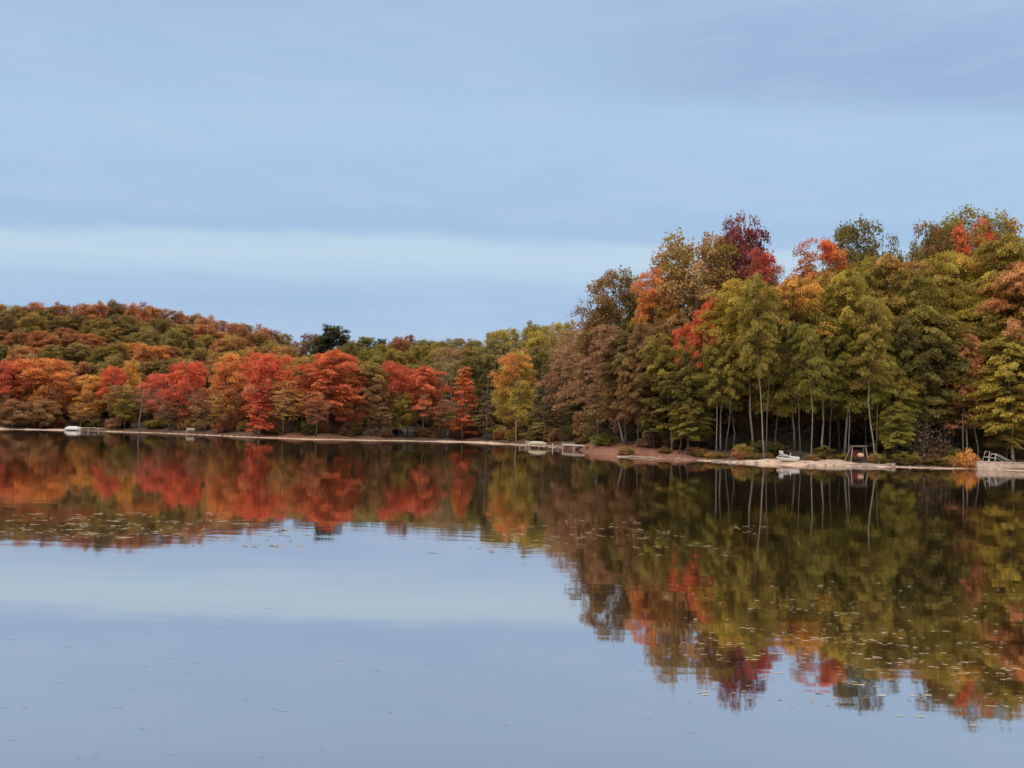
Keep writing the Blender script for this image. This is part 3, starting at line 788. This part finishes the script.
for i in range(44):
    px = 585 + i * 10.2 + pick.uniform(-4, 4)
    if px < 690 and i % 4 or 768 < px < 800 or 843 < px < 870 or 975 < px: continue
    c = ['ochre', 'olive', 'brown', 'rustdk', 'tan', 'olivedk'][i % 6]
    d_ = pick.uniform(2.6, 4.6) + (1.6 if 760 < px < 850 else 0)
    X_, Y_, Z_ = at(px, 458, 75)
    tree('shrub', px, d_, float(np.interp(px, [585, 640, 700, 800, 1024], [445, 447, 452, 453, 456])) + pick.uniform(-2.5, 2), 13 * pick.uniform(.7, 1.5), c, 'olive', .6, 'grass_tuft',
         '%s tuft of brush on the bank of the near shore' % CN[c], CN[c] + ' tufts on the near bank', cat='brush', minH=.35)
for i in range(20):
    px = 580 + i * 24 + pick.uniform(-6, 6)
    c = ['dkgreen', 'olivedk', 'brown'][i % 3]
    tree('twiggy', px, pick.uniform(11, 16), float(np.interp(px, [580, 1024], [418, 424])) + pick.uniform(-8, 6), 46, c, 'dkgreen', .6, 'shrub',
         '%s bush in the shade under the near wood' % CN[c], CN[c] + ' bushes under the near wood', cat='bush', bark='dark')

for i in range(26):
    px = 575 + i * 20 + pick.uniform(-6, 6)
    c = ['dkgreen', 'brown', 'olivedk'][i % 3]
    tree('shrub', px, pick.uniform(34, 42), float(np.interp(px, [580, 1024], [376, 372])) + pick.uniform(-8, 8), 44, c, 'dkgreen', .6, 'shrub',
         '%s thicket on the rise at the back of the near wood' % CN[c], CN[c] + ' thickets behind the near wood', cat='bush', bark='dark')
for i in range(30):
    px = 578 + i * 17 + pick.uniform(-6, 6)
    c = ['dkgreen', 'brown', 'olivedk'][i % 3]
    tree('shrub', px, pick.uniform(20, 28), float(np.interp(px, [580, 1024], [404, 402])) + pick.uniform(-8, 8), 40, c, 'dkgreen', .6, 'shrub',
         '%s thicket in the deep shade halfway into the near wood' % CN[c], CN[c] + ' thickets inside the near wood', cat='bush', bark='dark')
for i in range(44):
    px = -40 + i * 15.5 + pick.uniform(-5, 5)
    if px > 640: break
    c = ['dkgreen', 'brown', 'olivedk', 'mauve', 'rustdk'][i % 5]
    tree('shrub', px, pick.uniform(19, 27), float(np.interp(px, [0, 200, 400, 600], [396, 398, 404, 400])) + pick.uniform(-6, 6), 26 * pick.uniform(.9, 1.3), c, 'dkgreen', .6, 'shrub',
         '%s thicket in the shade behind the far shore trees' % CN[c], CN[c] + ' thickets behind the far shore', cat='bush', bark='dark')

# ------------------------------------------------------------------ things on the shore
# dock of the middle shore
def ground_at(px, py_guess, dep):
    x, _, _ = at(px, py_guess, 1.0); az = math.atan2(x, 1.0); r = float(shore_r(az)) + dep
    X, Y = r * math.sin(az), r * math.cos(az)
    return X, Y, gz(X, Y)


xa, ya, _ = at(566, 445, 110); xb, yb, _ = at(598, 445, 104)
zd = at(582, 444.6, 107)[2]
dx, dy = xb - xa, yb - ya; Ld = math.hypot(dx, dy); ad = math.atan2(dy, dx)
dock = empty('dock', ((xa + xb) / 2, (ya + yb) / 2, 0), ad)
tag(dock, 'pale plank dock on thin posts running out from the reddish point', 'dock')
m = MB()
npk = 26
for i in range(npk):
    m.box((-Ld / 2 + Ld * (i + .5) / npk, 0, zd - .03), (Ld / npk - .012, 1.5, .06), bev=.008)
m.build('deck', M_PALEWOOD, dock)
MB().box((0, -.66, zd - .13), (Ld, .06, .14)).build('side_beam', M_PALEWOOD, dock)
for i, t in enumerate((-.46, -.1, .22, .46)):
    for sy in (-.78, .78):
        MB().tube([(Ld * t, sy, -1.5), (Ld * t, sy, zd + (.12 if i % 2 else -.02))], .04, 8).build('post', M_PALEWOOD, dock)
# older low dock to its left with the mooring post
xa, ya, _ = at(522, 446, 113); xb, yb, _ = at(565, 447, 110)
L2 = math.hypot(xb - xa, yb - ya)
d2 = empty('dock', ((xa + xb) / 2, (ya + yb) / 2 + 2.5, 0), math.atan2(yb - ya, xb - xa))
tag(d2, 'grey low dock left of the pale plank dock carrying the upturned canoe', 'dock')
m = MB()
for i in range(24): m.box((-L2 / 2 + L2 * (i + .5) / 24, 0, .38), (L2 / 24 - .015, 2.6, .06), bev=.008)
m.build('deck', M_WOOD, d2)
for t in (-.45, 0, .45):
    for sy in (-1.36, 1.36): MB().tube([(L2 * t, sy, -1.5), (L2 * t, sy, .5)], .06, 8).build('post', M_WOOD, d2)
MB().tube([(L2 * .38, -2.2, -1.5), (L2 * .38, -2.2, .75)], .07, 8).build('mooring_post', M_PALEWOOD, d2)


def hull(mb, L, B, D, up=1, n=14, z0=0.0):
    """boat shell along x, ribs of seven points"""
    vs, fs = [], []
    for i in range(n + 1):
        t = i / n * 2 - 1
        w = B / 2 * (1 - abs(t) ** 2.6) + .01; dd = D * (1 - .45 * abs(t) ** 4); sh = D * .25 * abs(t) ** 3
        for k in range(9):
            a = (k / 8) * math.pi
            vs.append((t * L / 2, -w * math.cos(a), z0 + up * (sh - dd * math.sin(a) ** .7)))
    for i in range(n):
        for k in range(8): fs.append((i * 9 + k, i * 9 + k + 1, (i + 1) * 9 + k + 1, (i + 1) * 9 + k))
    mb.add(vs, fs)
    return [vs[i * 9] for i in range(n + 1)], [vs[i * 9 + 8] for i in range(n + 1)]


def boat(name, label, cat, loc, rz, L, B, D, mat, rail_mat, ry=0.0):
    o = empty(name, loc, rz); tag(o, label, cat)
    m = MB(); a, b = hull(m, L, B, D, -1); h = m.build('hull', mat, o, True)
    sol = h.modifiers.new('thick', 'SOLIDIFY'); sol.thickness = .03
    r = MB(); r.tube(a, .03, 6); r.tube(b, .03, 6); r.build('gunwale', rail_mat, o, True)
    k = MB(); k.tube([(x * L / 2, 0, D * (1 - .45 * abs(x) ** 4) + .01 - D * .25 * abs(x) ** 3) for x in (-.9, -.5, 0, .5, .9)], .025, 6); k.build('keel', rail_mat, o, True)
    return o


cx, cy, _ = at(538, 441, 113)
boat('canoe', 'cream canoe lying upside down on the grey low dock', 'canoe', (cx, cy + 2.0, .47), math.atan2(yb - ya, xb - xa) + .05, 3.0, .9, .45, M_CREAM, M_WOOD)
cx2, cy2, cz2 = ground_at(528, 440, 4)
bx_ = empty('storage_box', (cx2, cy2, cz2), .1); tag(bx_, 'small pale lidded box behind the left end of the canoe', 'box')
MB().box((0, 0, .24), (.8, .5, .48)).build('body', M_CREAM, bx_); MB().box((0, 0, .51), (.86, .56, .06)).build('lid', M_PALEWOOD, bx_)
# table on the shore behind the dock
tx, ty, tz = ground_at(568, 440, 3.0)
tb = empty('picnic_table', (tx, ty, tz), .1); tag(tb, 'dark wooden picnic table on the shore behind the docks', 'table')
m = MB()
for i in range(5): m.box((0, -.3 + .15 * i, .75), (2.0, .14, .05), bev=.008)
m.build('tabletop', M_WOOD, tb)
for sy in (-.72, .72): MB().box((0, sy, .45), (2.0, .26, .05), bev=.008).build('bench', M_WOOD, tb)
for sx in (-.75, .75):
    g = MB(); g.tube([(sx, -.7, 0), (sx, -.22, .73)], .04, 6); g.tube([(sx, .7, 0), (sx, .22, .73)], .04, 6); g.tube([(sx, -.8, .41), (sx, .8, .41)], .035, 6)
    g.build('leg_frame', M_WOOD, tb)

# far left landing with upturned white boat
bx, by, bz = ground_at(73, 431, 1.3)
boat('rowboat', 'white rowboat lying upside down at the far waterline beside a low landing', 'boat', (bx, by, max(bz, .05) + .12), -.05, 3.5, 1.3, .65, M_WHITE, M_WHITE)
lx, ly, lz = ground_at(91, 431, .5)
ld = empty('landing', (lx, ly, 0), -.03); tag(ld, 'low plank landing at the far waterline right of the white rowboat', 'landing')
m = MB()
for i in range(16): m.box((-2.2 + .275 * (i + .5), 0, .62), (.262, 1.8, .06), bev=.008)
m.build('deck', M_PALEWOOD, ld)
for sx in (-2.0, 0, 2.0):
    for sy in (-.95, .95): MB().tube([(sx, sy, -1.2), (sx, sy, .66)], .07, 8).build('post', M_WOOD, ld)
nx, ny, nz = ground_at(190, 432, 5)
be = empty('bench', (nx, ny, nz), .05); tag(be, 'small pale bench on the grassy bank below the rosy red maple', 'bench')
m = MB(); [m.box((0, -.15 + .15 * i, .45), (1.5, .13, .045), bev=.008) for i in range(3)]; m.build('seat', M_PALEWOOD, be)
m = MB(); [m.box((0, .24, .66 + .16 * i), (1.5, .04, .12), bev=.008) for i in range(2)]; m.build('backrest', M_PALEWOOD, be)
for sx in (-.6, .6):
    g = MB(); g.tube([(sx, -.2, 0), (sx, -.2, .43)], .035, 6); g.tube([(sx, .2, 0), (sx, .26, .88)], .035, 6); g.build('leg', M_PALEWOOD, be)

# pedal boat on the sand
px_, py_, pz_ = ground_at(787, 454, 3.6)
pb = empty('pedal_boat', (px_, py_, pz_), .06); pb.rotation_euler = (0, R(4), .06); pb.scale = (.82, .82, .8)
tag(pb, 'white pedal boat with raised seats pulled up on the sand', 'pedal boat')
for sy in (-.5, .5):
    m = MB(); hull(m, 2.3, .42, .36, 1, 12, .37); m.box((.0, 0, .385), (1.8, .34, .04)); o = m.build('float', M_WHITE, pb, False); o.location = (0.1, sy, 0)
MB().box((.62, 0, .50), (1.15, 1.25, .30), bev=.06).build('bow_deck', M_WHITE, pb)
MB().box((-.35, 0, .60), (1.0, 1.2, .07), bev=.02).build('floor_panel', M_WHITE, pb)
for sy in (-.3, .3):
    MB().box((-.52, sy, .76), (.42, .46, .07), bev=.02).build('seat', M_WHITE, pb)
    MB().box((-.76, sy, .98), (.07, .44, .40), ry=-.25, bev=.02).build('backrest', M_WHITE, pb)
    g = MB(); g.tube([(-.9, sy * 1.9, .0), (-.75, sy * 1.9, .6), (-.2, sy * 1.9, .72), (.2, sy * 1.9, .62)], .03, 6); g.build('side_rail', M_WHITE, pb)
MB().tube([(.35, 0, .64), (.38, 0, 1.02)], .045, 8).build('steering_lever', M_WHITE, pb)

# swing
sx_, sy_, sz_ = ground_at(857, 456, 4.2)
sw = empty('garden_swing', (sx_, sy_, sz_), .1); tag(sw, 'dark framed garden swing with red back and tan cushion under the pale trunk', 'swing')
for e, tt in ((-.85, -.55), (.85, .8)):
    for s in (-.6, .6): MB().tube([(e * 1.15 if e < 0 else e, s, -.05), (tt, s * .25, 1.5)], .035, 7).build('leg', M_WOOD, sw)
MB().tube([(-.6, 0, 1.5), (.95, 0, 1.5)], .05, 8).build('top_beam', M_WOOD, sw)
MB().box((.12, 0, 1.56), (1.6, .9, .05), ry=-.03).build('canopy', M_TARP, sw)
MB().box((.0, 0, .42), (1.0, .5, .09)).build('seat', M_REDF, sw)
MB().box((.0, .27, .78), (1.0, .08, .66)).build('backrest', M_REDF, sw)
MB().box((.28, -.12, .66), (.5, .30, .40), bev=.09).build('cushion', M_TAN, sw)
for s in (-.48, .48): MB().tube([(s, -.05, .45), (s, 0, 1.5)], .012, 5).build('chain', M_DARKM, sw)

# concrete landing and white rails at the right edge
X0, Y0 = on_z(975, 469.0); X1, Y1 = on_z(1060, 471.2)
Lw = math.hypot(X1 - X0, Y1 - Y0); aw = math.atan2(Y1 - Y0, X1 - X0)
ztop = at(990, 462.5, Y0)[2]
sea = empty('concrete_landing', ((X0 + X1) / 2, (Y0 + Y1) / 2 + 1.2, 0), aw); tag(sea, 'low pale concrete landing at the water below the white railing', 'landing')
m = MB()
for i in range(3): m.box((-Lw / 2 + Lw * (i + .5) / 3, 0, ztop / 2 - .5), (Lw / 3 - .02, 3.0, ztop + 1.0), bev=.04)
m.build('wall_blocks', M_CONC, sea)
MB().box((0, .0, ztop + .035), (Lw + .06, 3.1, .07), bev=.02).build('coping', M_CONC, sea)
zt = ztop + .07
rl = empty('white_railing', (*at(986, 460, Y0 + .9)[:2], zt), aw); tag(rl, 'white tubular boarding ladder frames with a sloping handrail on the concrete landing', 'railing')
for k, (ox, hh) in enumerate(((0, .98), (.66, .80))):
    m = MB(); sl = .32
    m.tube([(ox - .38, 0, 0), (ox - .38 + sl, 0, hh), (ox + .06 + sl, 0, hh), (ox + .06 + sl * .55, 0, 0)], .033, 7)
    m.tube([(ox - .38 + sl * .45, 0, hh * .45), (ox + .06 + sl * .75, 0, hh * .45)], .03, 7)
    m.build('ladder_frame', M_WHITE, rl)
for s in (0, .5):
    m = MB(); m.tube([(.9, s, .78), (1.5, s, .60), (2.6, s, .05)], .03, 7); m.build('handrail', M_WHITE, rl)
m = MB(); m.tube([(.9, 0, .42), (1.8, 0, .03)], .022, 6); m.build('lower_rail', M_WHITE, rl)


# rocks and driftwood
def rock_mesh(seed):
    rg = np.random.default_rng(seed); vs, fs = [], []
    nu, nv = 9, 6
    ph = rg.random(6) * 6
    for j in range(nv + 1):
        for i in range(nu):
            th = i / nu * 2 * math.pi; f = j / nv * math.pi
            p = np.array([math.sin(f) * math.cos(th), math.sin(f) * math.sin(th), math.cos(f)])
            r = 1 + .22 * math.sin(3 * p[0] + ph[0]) + .18 * math.sin(4 * p[1] + ph[1]) + .15 * math.sin(5 * p[2] + ph[2]) + .06 * rg.normal() * (0 < j < nv)
            vs.append(tuple(p * r * np.array([1, .75, .55])))
    for j in range(nv):
        for i in range(nu): fs.append((j * nu + i, (j + 1) * nu + i, (j + 1) * nu + (i + 1) % nu, j * nu + (i + 1) % nu))
    return MB().add(vs, fs).mesh('rock', M_ROCK, False)


RM = [rock_mesh(s) for s in (1, 2, 3)]
for i in range(54):
    px = pick.choice([pick.uniform(640, 760), pick.uniform(690, 780), pick.uniform(800, 910), pick.uniform(880, 972)])
    X, Y, Z = ground_at(px, 460, pick.uniform(-.2, 1.6))
    o = bpy.data.objects.new('rock', RM[i % 3]); COL.objects.link(o)
    s = pick.uniform(.05, .2); o.scale = (s * 1.3, s, s); o.rotation_euler = (0, 0, pick.random() * 6); o.location = (X, Y, Z + s * .15)
    tag(o, 'small pale stone at the waterline of the near shore', 'rock', 'stones along the near shore')
o = bpy.data.objects.new('rock', RM[1]); COL.objects.link(o); X, Y, Z = ground_at(893, 464, .8)
o.scale = (.30, .26, .26); o.location = (X, Y, Z + .1); tag(o, 'largest pale boulder at the waterline right of the driftwood logs', 'rock', 'stones along the near shore')


def log(px, dep, L, rz, rad, label, tilt=0.0, mat=M_WOOD):
    rad *= .6
    X, Y, Z = ground_at(px, 460, dep)
    e = empty('driftwood_log', (X, Y, Z + rad * .8), rz); tag(e, label, 'log', 'driftwood on the near shore')
    pts = [(-L / 2 + L * t, .12 * math.sin(t * 5 + px), .05 * math.sin(t * 7 + px) + tilt * (t - .3)) for t in np.linspace(0, 1, 8)]
    MB().tube(pts, [rad * (1 - .5 * t) for t in np.linspace(0, 1, 8)], 8).build('stem', mat, e, True)
    b = MB(); b.tube([pts[3], (pts[3][0] + .3, .35, .18), (pts[3][0] + .7, .5, .22)], [rad * .45, rad * .3, rad * .12], 6); b.build('branch', mat, e, True)


log(866, 1.8, 5.0, .12, .13, 'long bleached driftwood log on the sand below the swing', .1)
log(858, .9, 3.6, -.18, .10, 'shorter bleached log crossing below the long one')
log(881, 2.6, 3.4, .2, .11, 'bleached log end lying below the stout pale trunk', .15)
log(632, .4, 3.2, .03, .12, 'pale log lying at the waterline of the reddish point')
log(653, .3, 2.8, .0, .11, 'pale log right of its twin at the reddish point')
log(686, .8, 2.4, .3, .09, 'bent branch in the shallow water right of the reddish point')

# ------------------------------------------------------------------ floating leaves
def pad_mesh(n, seed, mat):
    rg = np.random.default_rng(seed); vs = [(0, 0, .004)]; fs = []
    for i in range(n):
        a = .25 + i / (n - 1) * (2 * math.pi - .5)
        r = 1 + .08 * rg.normal()
        vs.append((r * math.cos(a), r * math.sin(a) * .85, .012 + .03 * rg.random()))
    for i in range(1, n): fs.append((0, i, i + 1))
    fs2 = list(fs); o = len(vs)
    vs += [(x, y, z - .012) for x, y, z in vs]
    fs2 += [(a + o, c + o, b + o) for a, b, c in fs]
    for i in range(1, n): fs2.append((i, i + o, i + 1 + o, i + 1))
    return MB().add(vs, fs2).mesh('lily_pad', mat, False)


PADS = [pad_mesh(10, 1, M_PAD), pad_mesh(10, 2, M_PAD), pad_mesh(10, 4, M_PADB)]


def pad(px, py, s, label, group):
    X, Y = on_z(px, py)
    o = bpy.data.objects.new('lily_pad', PADS[pick.randrange(3)]); COL.objects.link(o)
    o.location = (X, Y, .004); o.rotation_euler = (0, 0, pick.uniform(-.35, .35) + (3.1416 if pick.random() < .5 else 0)); o.scale = (s * 1.5, s * .36, s * .3)
    tag(o, label, 'lily pad', group)


def clump(nc, x0, x1, y0, y1, per, size, spread, label, group, ybias=None):
    for _ in range(nc):
        cx = pick.uniform(x0, x1); cy = ybias(cx) + pick.gauss(0, (y1 - y0) / 4) if ybias else pick.uniform(y0, y1)
        for _ in range(pick.randint(*per)):
            pad(cx + pick.gauss(0, spread), cy + pick.gauss(0, .8), size * pick.uniform(.6, 1.3), label, group)


PADR = 'small pale lily pad floating on the reflection of the near wood'
clump(82, 690, 1030, 612, 715, (1, 6), .026, 9, PADR, 'lily pads on the near wood reflection', lambda x: np.interp(x, [690, 1024], [642, 660]))
clump(26, 470, 720, 520, 552, (1, 5), .05, 12, 'pale lily pad on the middle water below the reflected slope', 'lily pads in the middle of the lake')
OTHER = MB()


def stuff_pads(n, x0, x1, y0, y1, size, ycurve=None):
    for _ in range(n):
        px = pick.uniform(x0, x1); py = pick.uniform(y0, y1) + (ycurve(px) if ycurve else 0)
        X, Y = on_z(px, py); s = size * pick.uniform(.5, 1.4); a = pick.random() * 6.28
        OTHER.add([(X + s * 1.5 * math.cos(a + k * 1.047) * (1 + .2 * pick.random()), Y + s * .4 * math.sin(a + k * 1.047), .006 + .014 * pick.random()) for k in range(6)], [(0, 1, 2, 3, 4, 5)])


for _ in range(60):
    cx_, cy_ = pick.uniform(-40, 285), min(546, max(514, pick.gauss(529, 8)))
    k_ = pick.randint(3, 12); sx_ = pick.uniform(8, 30)
    for _ in range(k_): stuff_pads(1, cx_ - sx_, cx_ + sx_, cy_ - 1.5, cy_ + 1.5, pick.choice((.025, .04, .07)))
for _ in range(26):
    cx_, cy_ = pick.uniform(430, 760), pick.uniform(516, 556)
    for _ in range(pick.randint(2, 6)): stuff_pads(1, cx_ - 16, cx_ + 16, cy_ - 1.5, cy_ + 1.5, .045)
stuff_pads(140, 690, 1040, 606, 705, .022)
stuff_pads(40, 660, 1040, 575, 610, .024)
oo = OTHER.build('floating_leaves', M_PADB); tag(oo, 'scattered pale floating leaves on the lake surface', 'floating leaves', kind='stuff')
TW = MB()
for _ in range(70):
    px = pick.uniform(0, 1024); py = pick.uniform(600, 766)
    X, Y = on_z(px, py); L = pick.uniform(.02, .07) * (Y / 9)
    a = pick.uniform(-.5, .2)
    TW.tube([(X - L * math.cos(a), Y - L * math.sin(a), .002), (X, Y + .004, .0015), (X + L * math.cos(a), Y + L * math.sin(a), .002)], [.0004, .0009, .0004], 4)
oo = TW.build('floating_twigs', M_SPECK); tag(oo, 'tiny dark twigs and specks adrift on the open water', 'floating twigs', kind='stuff')

# ------------------------------------------------------------------ light
SUN_EL, SUN_AZ = 36.0, -145.0  # azimuth from +Y, clockwise
sd = bpy.data.lights.new("sun", 'SUN'); so = bpy.data.objects.new("sun", sd); COL.objects.link(so)
sd.energy = 1.5; sd.angle = R(14); sd.color = (1, .88, .74)
dv = Vector((math.sin(R(SUN_AZ)) * math.cos(R(SUN_EL)), math.cos(R(SUN_AZ)) * math.cos(R(SUN_EL)), math.sin(R(SUN_EL))))
so.rotation_euler = dv.to_track_quat('Z', 'Y').to_euler()

w = bpy.data.worlds.new("World"); scene.world = w; w.use_nodes = True
nt = w.node_tree; nt.nodes.clear()
out = N(nt, 'ShaderNodeOutputWorld'); bg = N(nt, 'ShaderNodeBackground'); bg.inputs['Strength'].default_value = .1
nt.links.new(bg.outputs[0], out.inputs[0])
sky = N(nt, 'ShaderNodeTexSky', sky_type='NISHITA'); sky.sun_disc = False; sky.sun_elevation = R(SUN_EL); sky.sun_rotation = R(SUN_AZ)
tc = N(nt, 'ShaderNodeTexCoord'); sp = N(nt, 'ShaderNodeSeparateXYZ'); nt.links.new(tc.outputs['Generated'], sp.inputs[0])
mp = N(nt, 'ShaderNodeMapping'); mp.inputs['Scale'].default_value = (2.2, 2.2, 14); mp.inputs['Rotation'].default_value = (0, R(-1), 0)
nt.links.new(tc.outputs['Generated'], mp.inputs[0])
n1 = noise(nt, mp.outputs[0], 1.0, 4, .5); n2 = noise(nt, mp.outputs[0], 2.7, 5, .6)
yz = mathn(nt, 'SQRT', mathn(nt, 'ADD', mathn(nt, 'MULTIPLY', sp.outputs[2], sp.outputs[2]), mathn(nt, 'MULTIPLY', sp.outputs[1], sp.outputs[1])))
zw = mathn(nt, 'DIVIDE', sp.outputs[2], mathn(nt, 'MAXIMUM', yz, .02))
zw = mathn(nt, 'ADD', zw, mathn(nt, 'MULTIPLY_ADD', n1, .022, -.011))
zw = mathn(nt, 'ADD', zw, mathn(nt, 'MULTIPLY_ADD', n2, .03, -.015))
rp = N(nt, 'ShaderNodeValToRGB'); nt.links.new(zw, rp.inputs[0]); cr = rp.color_ramp; cr.interpolation = 'EASE'
stops = [(0, (180, 202, 229)), (.10, (176, 200, 229)), (.15, (169, 196, 229)), (.18, (174, 202, 231)), (.205, (188, 215, 235)), (.218, (195, 219, 236)), (.230, (192, 217, 236)), (.248, (168, 198, 230)),
         (.30, (173, 203, 233)), (.37, (177, 207, 236)), (.44, (173, 201, 233)), (.52, (171, 196, 230)), (.7, (205, 206, 212)), (1, (228, 224, 216))]
while len(cr.elements) < len(stops): cr.elements.new(.5)
for e, (p, c) in zip(cr.elements, stops): e.position = p; e.color = (*lin(c), 1)
cloud = rp.outputs[0]
# slate violet bank high on the right
fx = smap(nt, mathn(nt, 'ADD', sp.outputs[0], mathn(nt, 'MULTIPLY', n2, .25)), .1, .42)
fz = mathn(nt, 'MULTIPLY', smap(nt, zw, .385, .425), smap(nt, zw, .53, .45))
cloud = mixc(nt, mathn(nt, 'MULTIPLY', mathn(nt, 'MULTIPLY', fx, fz), .6), cloud, lin((152, 176, 216)))
cloud = mixc(nt, mathn(nt, 'MULTIPLY', smap(nt, n2, .4, .72), .3), cloud, lin((192, 211, 236)))
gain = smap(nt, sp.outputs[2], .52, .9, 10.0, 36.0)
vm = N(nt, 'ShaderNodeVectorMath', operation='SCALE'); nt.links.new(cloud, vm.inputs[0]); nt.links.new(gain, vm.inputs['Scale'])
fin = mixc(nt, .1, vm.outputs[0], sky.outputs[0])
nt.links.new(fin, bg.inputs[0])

scene.view_settings.view_transform = 'Standard'; scene.view_settings.look = 'None'
scene.view_settings.gamma = 1; scene.view_settings.use_curve_mapping = False; scene.view_settings.exposure = 0
scene.render.engine = 'CYCLES'
scene.cycles.max_bounces = 6; scene.cycles.diffuse_bounces = 3; scene.cycles.glossy_bounces = 3; scene.cycles.transmission_bounces = 2
scene.cycles.use_denoising = True
n_tree = sum(1 for o in bpy.data.objects if o.get('category') == 'tree')
print('TREES', n_tree, 'ALL', len(bpy.data.objects), 'PADS', sum(1 for o in bpy.data.objects if o.get('category') == 'lily pad'))
